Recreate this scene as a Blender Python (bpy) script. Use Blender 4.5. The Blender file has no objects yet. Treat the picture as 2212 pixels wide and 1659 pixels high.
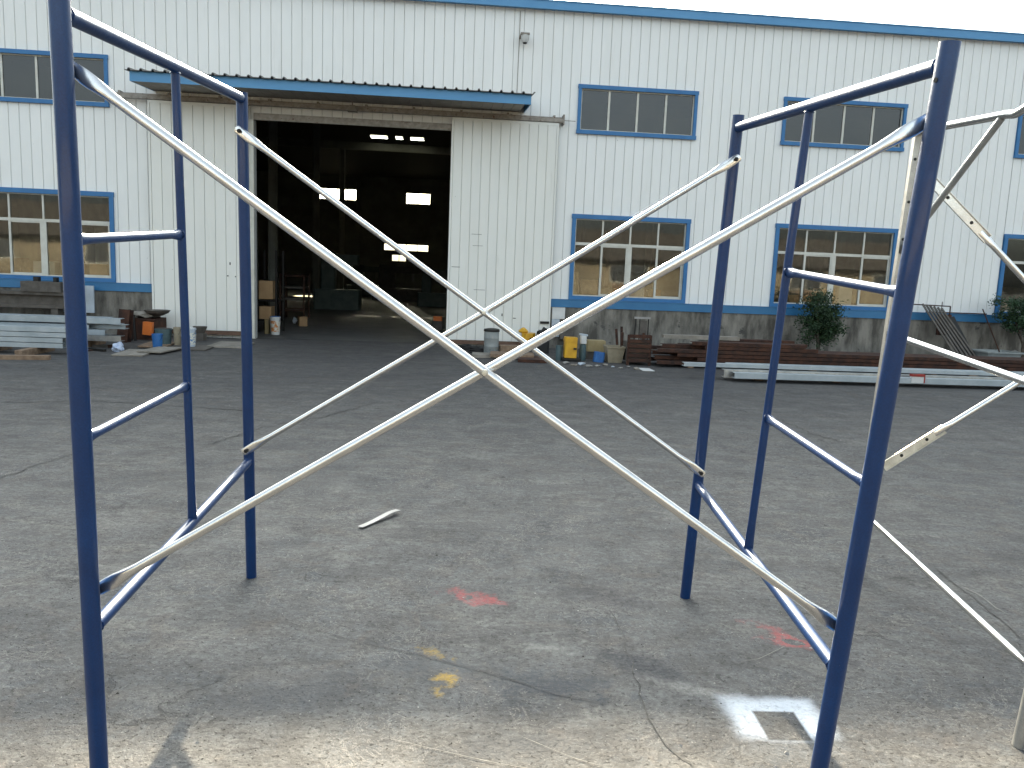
import bpy, bmesh, math, random
from mathutils import Vector, Matrix
from math import sin, cos, pi, radians, sqrt, atan2
random.seed(11)
sc = bpy.context.scene
COL = sc.collection

# ------------------------------------------------------------------ camera
F, PITCH, ROLL, CAMH = 1723.0, .142, .040, 1.54      # focal length in units of a 2212-wide frame
cp, sp = cos(PITCH), sin(PITCH)
fwd = Vector((0, cp, -sp)); up0 = Vector((0, sp, cp)); rt0 = Vector((1, 0, 0))
cr, sr = cos(ROLL), sin(ROLL)
RT = rt0*cr + up0*sr; UP = up0*cr - rt0*sr
cam_data = bpy.data.cameras.new('camera'); cam = bpy.data.objects.new('camera', cam_data); COL.objects.link(cam)
cam_data.sensor_width = 36; cam_data.lens = F/2212*36
cam_data.clip_start = .05; cam_data.clip_end = 1500
M = Matrix((RT, UP, -fwd)).transposed().to_4x4(); M.translation = Vector((0, 0, CAMH))
cam.matrix_world = M
sc.camera = cam
EYE = Vector((0, 0, CAMH))

# ------------------------------------------------------------------ world, sun, exposure
SUN_EL, SUN_AZ = radians(26.2), radians(-8.5)        # azimuth from +Y towards +X
w = bpy.data.worlds.new('World'); sc.world = w; w.use_nodes = True
nt = w.node_tree; nt.nodes.clear()
sky = nt.nodes.new('ShaderNodeTexSky'); sky.sky_type = 'NISHITA'; sky.sun_disc = False
sky.sun_elevation = SUN_EL; sky.sun_rotation = SUN_AZ; sky.dust_density = 6.0; sky.air_density = 1.0; sky.ozone_density = 1.0
hs = nt.nodes.new('ShaderNodeHueSaturation'); hs.inputs['Saturation'].default_value = .38
bg = nt.nodes.new('ShaderNodeBackground'); bg.inputs['Strength'].default_value = .15
wo = nt.nodes.new('ShaderNodeOutputWorld')
nt.links.new(sky.outputs[0], hs.inputs['Color']); tn = nt.nodes.new('ShaderNodeVectorMath'); tn.operation = 'MULTIPLY'; tn.inputs[1].default_value = (.95, 1.03, 1.02); nt.links.new(hs.outputs[0], tn.inputs[0]); nt.links.new(tn.outputs[0], bg.inputs[0]); nt.links.new(bg.outputs[0], wo.inputs[0])
sd = bpy.data.lights.new('sun', 'SUN'); sd.energy = 5.0; sd.angle = radians(.8); sd.color = (1, .88, .66)
sun = bpy.data.objects.new('sun', sd); COL.objects.link(sun)
S = Vector((sin(SUN_AZ)*cos(SUN_EL), cos(SUN_AZ)*cos(SUN_EL), sin(SUN_EL)))
sun.rotation_euler = S.to_track_quat('Z', 'Y').to_euler(); sun.location = (0, 0, 30)
sc.view_settings.view_transform = 'Standard'; sc.view_settings.look = 'None'
sc.view_settings.exposure = 1.86; sc.view_settings.gamma = 1; sc.view_settings.use_curve_mapping = False

# ------------------------------------------------------------------ placing helpers
def ray(px, py): return RT*((px-1106)/F) - UP*((py-829.5)/F) + fwd
def G(px, py, z=0.0):
    d = ray(px, py); return EYE + d*((z-CAMH)/d.z)
def at(px, py, Y):
    d = ray(px, py); return EYE + d*(Y/d.y)
FT = .092
FM = Matrix.Translation((0, 16.131, 0)) @ Matrix.Rotation(FT, 4, 'Z')
FN = Vector((-sin(FT), cos(FT), 0)); FX = Vector((cos(FT), sin(FT), 0))
def L(P):                                   # world -> facade coordinates (x along wall, y depth, z)
    return FM.inverted() @ Vector(P)
def PXM(P): return F/((Vector(P)-EYE).dot(fwd))    # pixels per metre at P

# ------------------------------------------------------------------ materials
def mat(name, col, rough=.6, metal=0., col2=None, nscale=4., nstr=1., lo=.35, hi=.65, bump=0., bscale=60., spec=None, stretch=None, fine=0., rust=None):
    m = bpy.data.materials.new(name); m.use_nodes = True
    n = m.node_tree.nodes; l = m.node_tree.links; b = n['Principled BSDF']
    b.inputs['Roughness'].default_value = rough; b.inputs['Metallic'].default_value = metal
    if spec is not None: b.inputs['Specular IOR Level'].default_value = spec
    tc = n.new('ShaderNodeNewGeometry'); mp = n.new('ShaderNodeMapping')
    if stretch: mp.inputs['Scale'].default_value = stretch
    l.new(tc.outputs['Position'], mp.inputs[0])
    b.inputs['Base Color'].default_value = (*col, 1)
    src = None
    if col2:
        t = n.new('ShaderNodeTexNoise'); t.inputs['Scale'].default_value = nscale; t.inputs['Detail'].default_value = 8; t.inputs['Roughness'].default_value = .62
        l.new(mp.outputs[0], t.inputs['Vector'])
        r = n.new('ShaderNodeValToRGB'); r.color_ramp.elements[0].position = lo; r.color_ramp.elements[1].position = hi
        r.color_ramp.elements[0].color = (*col, 1); r.color_ramp.elements[1].color = (*col2, 1)
        l.new(t.outputs['Fac'], r.inputs[0]); src = r.outputs[0]
    if fine:
        t = n.new('ShaderNodeTexNoise'); t.inputs['Scale'].default_value = 220; t.inputs['Detail'].default_value = 4
        l.new(tc.outputs['Position'], t.inputs['Vector'])
        mr = n.new('ShaderNodeMapRange'); mr.inputs[1].default_value = .3; mr.inputs[2].default_value = .7; mr.inputs[3].default_value = 1-fine; mr.inputs[4].default_value = 1+fine
        l.new(t.outputs['Fac'], mr.inputs[0])
        mx = n.new('ShaderNodeVectorMath'); mx.operation = 'SCALE'
        if src: l.new(src, mx.inputs[0])
        else: mx.inputs[0].default_value = col
        l.new(mr.outputs[0], mx.inputs['Scale']); src = mx.outputs[0]
    if rust:                                 # rust = (colour, threshold, scale): sparse worn spots
        t = n.new('ShaderNodeTexNoise'); t.inputs['Scale'].default_value = rust[2]; t.inputs['Detail'].default_value = 10; t.inputs['Roughness'].default_value = .7
        l.new(tc.outputs['Position'], t.inputs['Vector'])
        mr = n.new('ShaderNodeMapRange'); mr.inputs[1].default_value = rust[1]; mr.inputs[2].default_value = rust[1]+.03
        l.new(t.outputs['Fac'], mr.inputs[0])
        mx = n.new('ShaderNodeMix'); mx.data_type = 'RGBA'
        l.new(mr.outputs[0], mx.inputs['Factor'])
        if src: l.new(src, mx.inputs['A'])
        else: mx.inputs['A'].default_value = (*col, 1)
        mx.inputs['B'].default_value = (*rust[0], 1); src = mx.outputs['Result']
        ml = n.new('ShaderNodeMapRange'); ml.inputs[3].default_value = rough; ml.inputs[4].default_value = .85
        l.new(mr.outputs[0], ml.inputs[0]); l.new(ml.outputs[0], b.inputs['Roughness'])
        if metal:
            mm = n.new('ShaderNodeMapRange'); mm.inputs[3].default_value = metal; mm.inputs[4].default_value = .1
            l.new(mr.outputs[0], mm.inputs[0]); l.new(mm.outputs[0], b.inputs['Metallic'])
    if src: l.new(src, b.inputs['Base Color'])
    if bump:
        t = n.new('ShaderNodeTexNoise'); t.inputs['Scale'].default_value = bscale; t.inputs['Detail'].default_value = 5
        l.new(tc.outputs['Position'], t.inputs['Vector'])
        bp = n.new('ShaderNodeBump'); bp.inputs['Strength'].default_value = bump; bp.inputs['Distance'].default_value = .01
        l.new(t.outputs['Fac'], bp.inputs['Height']); l.new(bp.outputs[0], b.inputs['Normal'])
    return m

def glass_mat(name, tint=(.75, .78, .76), refl=2.0, dirt=.06):
    m = bpy.data.materials.new(name); m.use_nodes = True
    n = m.node_tree.nodes; l = m.node_tree.links; n.clear()
    o = n.new('ShaderNodeOutputMaterial'); tr = n.new('ShaderNodeBsdfTransparent'); tr.inputs[0].default_value = (*tint, 1)
    gl = n.new('ShaderNodeBsdfGlossy'); gl.inputs['Roughness'].default_value = .03
    fr = n.new('ShaderNodeFresnel'); fr.inputs[0].default_value = 1.52
    mu = n.new('ShaderNodeMath'); mu.operation = 'MULTIPLY'; mu.inputs[1].default_value = refl; mu.use_clamp = True
    l.new(fr.outputs[0], mu.inputs[0])
    mx = n.new('ShaderNodeMixShader'); l.new(mu.outputs[0], mx.inputs[0]); l.new(tr.outputs[0], mx.inputs[1]); l.new(gl.outputs[0], mx.inputs[2])
    df = n.new('ShaderNodeBsdfDiffuse'); df.inputs[0].default_value = (.32, .30, .25, 1)
    g = n.new('ShaderNodeNewGeometry'); t = n.new('ShaderNodeTexNoise'); t.inputs['Scale'].default_value = 2.2; t.inputs['Detail'].default_value = 6
    l.new(g.outputs['Position'], t.inputs['Vector'])
    mr = n.new('ShaderNodeMapRange'); mr.inputs[1].default_value = .35; mr.inputs[2].default_value = .75; mr.inputs[3].default_value = dirt*.4; mr.inputs[4].default_value = dirt*2
    l.new(t.outputs['Fac'], mr.inputs[0])
    m2 = n.new('ShaderNodeMixShader'); l.new(mr.outputs[0], m2.inputs[0]); l.new(mx.outputs[0], m2.inputs[1]); l.new(df.outputs[0], m2.inputs[2])
    # slight waviness of the sheet
    t2 = n.new('ShaderNodeTexNoise'); t2.inputs['Scale'].default_value = 1.6; l.new(g.outputs['Position'], t2.inputs['Vector'])
    bp = n.new('ShaderNodeBump'); bp.inputs['Strength'].default_value = .04; bp.inputs['Distance'].default_value = .03
    l.new(t2.outputs['Fac'], bp.inputs['Height']); l.new(bp.outputs[0], gl.inputs['Normal'])
    l.new(m2.outputs[0], o.inputs[0]); return m

def cladding_mat(name, base, base2, dirt):
    m = bpy.data.materials.new(name); m.use_nodes = True
    n = m.node_tree.nodes; l = m.node_tree.links; b = n['Principled BSDF']; b.inputs['Roughness'].default_value = .42
    g = n.new('ShaderNodeNewGeometry')
    def noise(scale, vec, detail=6, rough=.6):
        mp = n.new('ShaderNodeMapping'); mp.inputs['Scale'].default_value = vec; l.new(g.outputs['Position'], mp.inputs[0])
        t = n.new('ShaderNodeTexNoise'); t.inputs['Scale'].default_value = scale; t.inputs['Detail'].default_value = detail; t.inputs['Roughness'].default_value = rough
        l.new(mp.outputs[0], t.inputs['Vector']); return t.outputs['Fac']
    def rng(s, a, c, lo=0., hi=1.):
        mr = n.new('ShaderNodeMapRange'); mr.inputs[1].default_value = a; mr.inputs[2].default_value = c; mr.inputs[3].default_value = lo; mr.inputs[4].default_value = hi
        l.new(s, mr.inputs[0]); return mr.outputs[0]
    def mix(f, A, B):
        mx = n.new('ShaderNodeMix'); mx.data_type = 'RGBA'; l.new(f, mx.inputs['Factor'])
        if isinstance(A, tuple): mx.inputs['A'].default_value = (*A, 1)
        else: l.new(A, mx.inputs['A'])
        mx.inputs['B'].default_value = (*B, 1); return mx.outputs['Result']
    oi = n.new('ShaderNodeObjectInfo')
    c = mix(rng(oi.outputs['Random'], 0, 1, 0, .7), base, base2)
    c = mix(rng(noise(2.5, (1, 1, .35)), .42, .75, 0, .22), c, (base[0]*.8, base[1]*.79, base[2]*.74))
    c = mix(rng(noise(9, (1.4, 1.4, .12), 8), .60, .78, 0, .22), c, dirt)       # rain streaks
    c = mix(rng(noise(16, (1, 1, 1), 3), .755, .78, 0, .6), c, (.16, .13, .11))     # scuffs
    l.new(c, b.inputs['Base Color'])
    bp = n.new('ShaderNodeBump'); bp.inputs['Strength'].default_value = .15; bp.inputs['Distance'].default_value = .02
    l.new(noise(3, (1, 1, .5), 2), bp.inputs['Height']); l.new(bp.outputs[0], b.inputs['Normal'])
    return m

M_ = {}
M_['blue_tube'] = mat('blue_paint', (.0004, .024, .098), .40, 0, (.0006, .032, .125), 6, fine=.12, bump=.10, bscale=70, rust=((.16, .18, .20), .715, 34))
b_ = M_['blue_tube'].node_tree.nodes['Principled BSDF']; b_.inputs['Coat Weight'].default_value = .38; b_.inputs['Coat Roughness'].default_value = .08; b_.inputs['Specular IOR Level'].default_value = .35
M_['galv'] = mat('galvanised_tube', (.66, .655, .64), .20, .97, (.78, .77, .75), 14, lo=.3, hi=.7, fine=.05, bump=.025, bscale=60, rust=((.30, .22, .15), .735, 20))
M_['galv_flat'] = mat('galvanised_plate', (.78, .73, .62), .45, .4, (.58, .53, .43), 18, fine=.1, rust=((.16, .10, .06), .66, 26))
M_['galv_dull'] = mat('dull_galvanised', (.36, .36, .35), .42, .85, (.52, .52, .50), 10, fine=.1, rust=((.18, .12, .08), .72, 20))
M_['dark_steel'] = mat('dark_steel', (.03, .028, .026), .55, .6)
M_['clad'] = cladding_mat('white_cladding', (.88, .875, .845), (.855, .855, .825), (.56, .54, .48))
M_['doorclad'] = cladding_mat('cream_door_cladding', (.84, .83, .77), (.815, .805, .75), (.40, .37, .32))
M_['seam'] = mat('cladding_seam', (.46, .465, .46), .6)
M_['bluetrim'] = mat('blue_trim', (.026, .145, .31), .45, 0, (.036, .175, .35), 2.5, fine=.05, rust=((.20, .24, .28), .70, 9))
M_['bluefascia'] = mat('blue_fascia', (.085, .27, .50), .5, 0, (.11, .31, .54), 1.5, stretch=(1, 1, 3))
M_['bluedark'] = mat('blue_window_trim', (.022, .140, .34), .45, 0, (.03, .17, .39), 3)
M_['alu'] = mat('cream_window_frame', (.66, .65, .58), .5, 0, (.56, .54, .47), 5)
M_['plinth'] = mat('concrete_plinth', (.080, .073, .062), .9, 0, (.27, .25, .215), 3.4, lo=.38, hi=.64, bump=.5, bscale=30, fine=.18, stretch=(1.3, 1.3, .38), rust=((.07, .066, .06), .60, 2.6))
M_['glass'] = glass_mat('window_glass', tint=(.86,.85,.78), refl=1.2, dirt=.04)
M_['glass_up'] = glass_mat('upper_window_glass', tint=(.20, .22, .25), refl=1.6, dirt=.05)
M_['farglass'] = glass_mat('far_window_glass', tint=(.9, .88, .78), refl=1, dirt=.02)
M_['inwall'] = mat('interior_cladding', (.34, .345, .31), .8, 0, (.22, .225, .20), 1.2)
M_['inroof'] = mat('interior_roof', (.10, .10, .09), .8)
M_['roofsheet'] = mat('roof_sheet', (.20, .24, .30), .5)
M_['canopyroof'] = mat('canopy_sheet', (.16, .15, .14), .65, 0, (.24, .22, .20), 8)
M_['soffit'] = mat('canopy_soffit', (.26, .235, .20), .75, 0, (.34, .305, .26), 6)
M_['rail'] = mat('door_rail_steel', (.22, .19, .16), .55, .3, (.34, .31, .27), 12, rust=((.14, .07, .04), .6, 14))
M_['brownrail'] = mat('rusty_bottom_rail', (.10, .055, .035), .8, 0, (.17, .10, .07), 10)
M_['rust'] = mat('rusty_steel', (.022, .009, .006), .85, 0, (.080, .030, .015), 7, fine=.25, bump=.4, bscale=80)
M_['rustdark'] = mat('dark_rusty_steel', (.022, .011, .008), .85, 0, (.075, .030, .016), 9, fine=.25)
M_['beamwhite'] = mat('galvanised_channel', (.33, .38, .41), .45, .3, (.44, .49, .52), 4, fine=.05, rust=((.2, .17, .14), .70, 9))
M_['wood'] = mat('old_timber', (.17, .11, .07), .85, 0, (.30, .21, .14), 12, bump=.4, bscale=50, fine=.2)
M_['board'] = mat('pale_board', (.20, .18, .15), .85, 0, (.31, .28, .24), 6, fine=.15)
M_['cardboard'] = mat('cardboard', (.36, .22, .11), .85, 0, (.45, .29, .15), 5)
M_['yellow'] = mat('yellow_paint', (.72, .40, .02), .45, 0, (.60, .31, .02), 8, rust=((.07, .04, .02), .64, 13))
M_['orange'] = mat('orange_plastic', (.75, .19, .03), .5, 0, (.62, .14, .02), 9)
M_['blueplastic'] = mat('blue_plastic', (.02, .11, .33), .45, 0, (.03, .15, .40), 9)
M_['teal'] = mat('teal_plastic', (.05, .09, .10), .5, 0, (.09, .14, .15), 12)
M_['tan'] = mat('tan_canvas', (.36, .31, .22), .8, 0, (.26, .22, .15), 7, fine=.12)
M_['mustard'] = mat('mustard_board', (.30, .23, .11), .8, 0, (.38, .30, .16), 7, fine=.15)
M_['greydrum'] = mat('grey_drum_paint', (.22, .24, .24), .6, 0, (.33, .35, .34), 6, rust=((.12, .08, .05), .64, 8))
M_['bag'] = mat('pale_plastic_bag', (.42, .50, .66), .45, 0, (.52, .59, .72), 14, bump=.5, bscale=40)
M_['label'] = mat('bucket_label', (.68, .67, .60), .5, 0, (.10, .22, .42), 26, lo=.5, hi=.56)
M_['label2'] = mat('bucket_label_orange', (.68, .66, .58), .5, 0, (.55, .20, .05), 15, lo=.5, hi=.56)
M_['white'] = mat('white_paint', (.70, .70, .68), .6, 0, (.56, .56, .54), 6)
M_['palesheet'] = mat('pale_blue_sheet', (.50, .56, .62), .6, 0, (.42, .47, .52), 6, rust=((.2, .18, .15), .68, 9))
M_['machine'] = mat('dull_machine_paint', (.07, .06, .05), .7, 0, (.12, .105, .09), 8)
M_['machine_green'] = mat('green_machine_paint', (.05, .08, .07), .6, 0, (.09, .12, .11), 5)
M_['black'] = mat('black_rubber', (.015, .015, .015), .7)
M_['rock'] = mat('rock', (.24, .23, .21), .9, 0, (.34, .33, .30), 12, bump=.5, bscale=40)
M_['leaf'] = mat('leaf_green', (.010, .030, .010), .65, 0, (.026, .062, .018), 7)
M_['leaf2'] = mat('leaf_dark', (.014, .038, .016), .55, 0, (.035, .080, .030), 7)
M_['bark'] = mat('bark', (.07, .055, .04), .9, 0, (.12, .10, .08), 20)
M_['red'] = mat('red_paint', (.38, .03, .02), .6, 0, (.22, .03, .02), 20)
M_['scrapmetal'] = mat('scrap_strip_metal', (.28, .265, .26), .5, .2, (.34, .33, .32), 8)
M_['oppwall'] = mat('cream_render', (.36, .30, .21), .85, 0, (.18, .15, .10), .35)
M_['oppdark'] = mat('dark_opening', (.05, .055, .06), .3)
M_['stone'] = mat('loose_grit', (.22, .20, .18), .9, 0, (.40, .38, .35), 40)
M_['darkgrit'] = mat('dark_litter', (.03, .025, .02), .9)

# ------------------------------------------------------------------ mesh builder
PM = {}                                                  # world matrices of things and parts
class MB:
    def __init__(s, M=None): s.v = []; s.f = []; s.M = M or Matrix.Identity(4)
    def add(s, vs, fs):
        k = len(s.v); s.v += [s.M @ Vector(p) for p in vs]; s.f += [tuple(i+k for i in f) for f in fs]; return s
    def box(s, x0, y0, z0, x1, y1, z1):
        vs = [(x0,y0,z0),(x1,y0,z0),(x1,y1,z0),(x0,y1,z0),(x0,y0,z1),(x1,y0,z1),(x1,y1,z1),(x0,y1,z1)]
        return s.add(vs, [(0,3,2,1),(4,5,6,7),(0,1,5,4),(1,2,6,5),(2,3,7,6),(3,0,4,7)])
    def cbox(s, c, size, rz=0., tilt=0., bev=0., rx=0.):           # centred in x,y; c.z is the bottom
        R = Matrix.Translation(c) @ Matrix.Rotation(rz, 4, 'Z') @ Matrix.Rotation(tilt, 4, 'Y') @ Matrix.Rotation(rx, 4, 'X')
        x, y, z = size[0]/2, size[1]/2, size[2]
        b = bev
        prof = [(-x+b,-y),(x-b,-y),(x,-y+b),(x,y-b),(x-b,y),(-x+b,y),(-x,y-b),(-x,-y+b)] if b else [(-x,-y),(x,-y),(x,y),(-x,y)]
        n = len(prof); vs = [R @ Vector((a, c2, 0)) for a, c2 in prof] + [R @ Vector((a, c2, z)) for a, c2 in prof]
        fs = [tuple(reversed(range(n))), tuple(range(n, 2*n))] + [(i, (i+1) % n, n+(i+1) % n, n+i) for i in range(n)]
        return s.add(vs, fs)
    def sweep(s, pts, secs, seg=14, side=None):          # pts: path; secs: (a, b) half-sizes along side / normal; elliptical
        pts = [Vector(p) for p in pts]; n = len(pts); rings = []
        for i, p in enumerate(pts):
            t = (pts[min(i+1, n-1)] - pts[max(i-1, 0)]).normalized()
            nr = Vector(side) if side else (Vector((0,0,1)) if abs(t.z) < .9 else Vector((0,1,0)))
            nr = (nr - t*nr.dot(t)).normalized(); bi = t.cross(nr)
            a, b = secs[i] if isinstance(secs, list) else (secs, secs)
            rings.append([p + bi*(a*cos(2*pi*k/seg)) + nr*(b*sin(2*pi*k/seg)) for k in range(seg)])
        vs = [q for r in rings for q in r]; fs = []
        for i in range(n-1):
            for k in range(seg):
                a = i*seg+k; b = i*seg+(k+1) % seg; fs.append((a, b, b+seg, a+seg))
        fs.append(tuple(reversed(range(seg)))); fs.append(tuple(range((n-1)*seg, n*seg)))
        return s.add(vs, fs)
    def tube(s, a, b, r, seg=16): return s.sweep([a, b], [(r, r)]*2, seg)
    def pipe(s, a, b, r, th=.003, seg=20):               # open tube: hollow at both ends
        a, b = Vector(a), Vector(b); t = (b-a).normalized(); nr = Vector((0,0,1)) if abs(t.z) < .9 else Vector((0,1,0))
        nr = (nr-t*nr.dot(t)).normalized(); bi = t.cross(nr)
        vs = []
        for (p, rr) in ((a, r-th), (a, r), (b, r), (b, r-th)):
            vs += [p + bi*rr*cos(2*pi*k/seg) + nr*rr*sin(2*pi*k/seg) for k in range(seg)]
        fs = []
        for i in range(4):
            for k in range(seg):
                q = (k+1) % seg; j = (i+1) % 4
                fs.append((i*seg+k, i*seg+q, j*seg+q, j*seg+k))
        return s.add(vs, fs)
    def lathe(s, c, prof, seg=20, M2=None):
        R = Matrix.Translation(c) @ (M2 or Matrix.Identity(4)); vs = []; n = len(prof)
        for r, z in prof: vs += [R @ Vector((r*cos(2*pi*k/seg), r*sin(2*pi*k/seg), z)) for k in range(seg)]
        fs = [(i*seg+k, i*seg+(k+1) % seg, (i+1)*seg+(k+1) % seg, (i+1)*seg+k) for i in range(n-1) for k in range(seg)]
        fs.append(tuple(reversed(range(seg)))); fs.append(tuple(range((n-1)*seg, n*seg)))
        return s.add(vs, fs)
    def extrude(s, prof, a, b, upv=(0,0,1)):             # closed 2D profile (side, up) swept from a to b
        a, b = Vector(a), Vector(b); t = (b-a).normalized(); u = Vector(upv); u = (u-t*u.dot(t)).normalized(); sd_ = u.cross(t)*-1
        n = len(prof); vs = [a + sd_*x + u*y for x, y in prof] + [b + sd_*x + u*y for x, y in prof]
        return s.add(vs, [tuple(reversed(range(n))), tuple(range(n, 2*n))] + [(i, (i+1) % n, n+(i+1) % n, n+i) for i in range(n)])
    def blob(s, c, r, seed=0, sub=2, rough=.25):
        rnd = random.Random(seed); bm = bmesh.new(); bmesh.ops.create_icosphere(bm, subdivisions=sub, radius=1)
        ph = [rnd.uniform(0, 6) for _ in range(6)]
        vs = []
        for v in bm.verts:
            p = v.co; k = 1 + rough*(sin(p.x*3+ph[0])*cos(p.y*3.4+ph[1]) + .5*sin(p.z*5+ph[2]+p.x*4) + .35*sin(p.y*9+ph[3]))
            vs.append(Vector((p.x*r[0]*k, p.y*r[1]*k, p.z*r[2]*k)) + Vector(c))
        fs = [tuple(v.index for v in f.verts) for f in bm.faces]; bm.free(); return s.add(vs, fs)
    def build(s, name, m, parent=None, origin=None, smooth=False, normals=True):
        me = bpy.data.meshes.new(name); o = bpy.data.objects.new(name, me); COL.objects.link(o)
        if parent is not None:
            o.parent = parent; PMi = PM[parent.name].inverted(); PM[o.name] = PM[parent.name]; vs = [PMi @ p for p in s.v]
        else:
            T = Matrix.Translation(origin if origin is not None else (0,0,0)); o.matrix_world = T; PM[o.name] = T; Ti = T.inverted(); vs = [Ti @ p for p in s.v]
        me.from_pydata(vs, [], s.f)
        if normals:
            bm = bmesh.new(); bm.from_mesh(me); bmesh.ops.recalc_face_normals(bm, faces=bm.faces); bm.to_mesh(me); bm.free()
        if smooth:
            for p in me.polygons: p.use_smooth = True
            me.set_sharp_from_angle(angle=radians(38))
        if m: me.materials.append(M_[m] if isinstance(m, str) else m)
        return o
def thing(name, label, cat, base, group=None, Mx=None):
    o = bpy.data.objects.new(name, None); COL.objects.link(o); o.empty_display_size = .2
    T = Mx if Mx is not None else Matrix.Translation(base)
    o.matrix_world = T; PM[o.name] = T.copy()
    return tag(o, label, cat, group)
def tag(o, label=None, cat=None, group=None, kind=None):
    if label: o['label'] = label
    if cat: o['category'] = cat
    if group: o['group'] = group
    if kind: o['kind'] = kind
    return o

# ------------------------------------------------------------------ ground material
def ground_material():
    m = bpy.data.materials.new('yard_concrete'); m.use_nodes = True
    n = m.node_tree.nodes; l = m.node_tree.links; b = n['Principled BSDF']
    g = n.new('ShaderNodeNewGeometry'); P = g.outputs['Position']
    def mapping(loc=(0,0,0), rot=0, scale=(1,1,1)):
        mp = n.new('ShaderNodeMapping'); mp.vector_type = 'TEXTURE'
        mp.inputs['Location'].default_value = loc; mp.inputs['Rotation'].default_value = (0,0,rot); mp.inputs['Scale'].default_value = scale
        l.new(P, mp.inputs[0]); return mp.outputs[0]
    cache = {}
    def noise(scale, vec=None, detail=8, rough=.62, dist=0.):
        key = (scale, detail, rough, dist)
        if vec is None and key in cache: return cache[key]
        t = n.new('ShaderNodeTexNoise'); t.inputs['Scale'].default_value = scale; t.inputs['Detail'].default_value = detail
        t.inputs['Roughness'].default_value = rough; t.inputs['Distortion'].default_value = dist
        l.new(vec if vec else P, t.inputs['Vector'])
        if vec is None: cache[key] = t.outputs['Fac']
        return t.outputs['Fac']
    def rng(s, a, c, lo=0., hi=1., smooth=False):
        mr = n.new('ShaderNodeMapRange'); mr.inputs[1].default_value = a; mr.inputs[2].default_value = c; mr.inputs[3].default_value = lo; mr.inputs[4].default_value = hi
        if smooth: mr.interpolation_type = 'SMOOTHSTEP'
        l.new(s, mr.inputs[0]); return mr.outputs[0]
    def op(o, a, c=None):
        mm = n.new('ShaderNodeMath'); mm.operation = o
        for i, x in enumerate((a, c)):
            if x is None: continue
            if isinstance(x, (int, float)): mm.inputs[i].default_value = x
            else: l.new(x, mm.inputs[i])
        return mm.outputs[0]
    def mix(f, A, B):
        mx = n.new('ShaderNodeMix'); mx.data_type = 'RGBA'
        if isinstance(f, (int, float)): mx.inputs['Factor'].default_value = f
        else: l.new(f, mx.inputs['Factor'])
        for k, x in (('A', A), ('B', B)):
            if isinstance(x, tuple): mx.inputs[k].default_value = (*x, 1)
            else: l.new(x, mx.inputs[k])
        return mx.outputs['Result']
    c = mix(rng(noise(.55, detail=5), .36, .64), (.118, .119, .120), (.152, .147, .138))
    c = mix(rng(noise(1.7, detail=6, dist=.6), .42, .62, 0, .9), c, (.072, .078, .086))                 # worn, darker bluish patches
    c = mix(rng(noise(1.1, mapping((3,7,0), .35, (3.2,.45,1)), detail=7, dist=.8), .47, .64, 0, .75), c, (.064, .067, .072))   # long tyre sweeps
    c = mix(rng(noise(2.3, mapping((8,2,0), -.2, (2.5,.30,1)), detail=7, dist=.4), .52, .68, 0, .6), c, (.200, .188, .168))
    c = mix(rng(noise(4.2, mapping((1,5,0), .12, (2.2,.5,1)), detail=7, dist=1.), .50, .62, 0, .65), c, (.068, .064, .064))
    c = mix(rng(noise(3.1, mapping((11,4,0), 1.0, (1,1,1)), detail=6, dist=1.5), .56, .66, 0, .5), c, (.125, .098, .078))    # rusty tint
    c = mix(rng(noise(5.5, detail=6), .52, .68, 0, .6), c, (.215, .198, .172))
    c = mix(rng(noise(11, detail=6, rough=.7), .44, .62, 0, .8), c, (.062, .059, .058))
    c = mix(rng(noise(34, detail=5, rough=.7), .38, .62, 0, .75), c, (.052, .048, .046))         # grain
    vein = op('ABSOLUTE', op('SUBTRACT', noise(6.5, detail=8, rough=.68, dist=2.2), .5))
    c = mix(op('MULTIPLY', rng(vein, .0, .012, 1, 0), rng(noise(1.7, detail=6, dist=.6), .46, .60, 0, .75)), c, (.29, .27, .245))   # scraped pale veins
    c = mix(rng(noise(110, detail=2), .60, .72, 0, .5), c, (.28, .26, .235))                  # pale grit
    c = mix(rng(noise(60, detail=4), .60, .66, 0, .85), c, (.030, .027, .025))                 # dark pits
    c = mix(rng(noise(13, detail=5, dist=1.2), .635, .67, 0, .8), c, (.040, .037, .036))         # chips
    # irregular hairline cracks
    vo = n.new('ShaderNodeTexVoronoi'); vo.feature = 'DISTANCE_TO_EDGE'; vo.inputs['Scale'].default_value = .42
    dn = n.new('ShaderNodeTexNoise'); dn.inputs['Scale'].default_value = 1.4; dn.inputs['Detail'].default_value = 9; dn.inputs['Roughness'].default_value = .65; l.new(P, dn.inputs['Vector'])
    va = n.new('ShaderNodeVectorMath'); va.operation = 'SCALE'; l.new(dn.outputs['Color'], va.inputs[0]); va.inputs['Scale'].default_value = .9
    vb = n.new('ShaderNodeVectorMath'); l.new(P, vb.inputs[0]); l.new(va.outputs[0], vb.inputs[1]); l.new(vb.outputs[0], vo.inputs['Vector'])
    crack = op('MULTIPLY', rng(vo.outputs['Distance'], .0, .004, 1, 0), rng(noise(.9, detail=3), .53, .62))
    c = mix(op('MULTIPLY', crack, .45), c, (.075, .072, .070))
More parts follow.
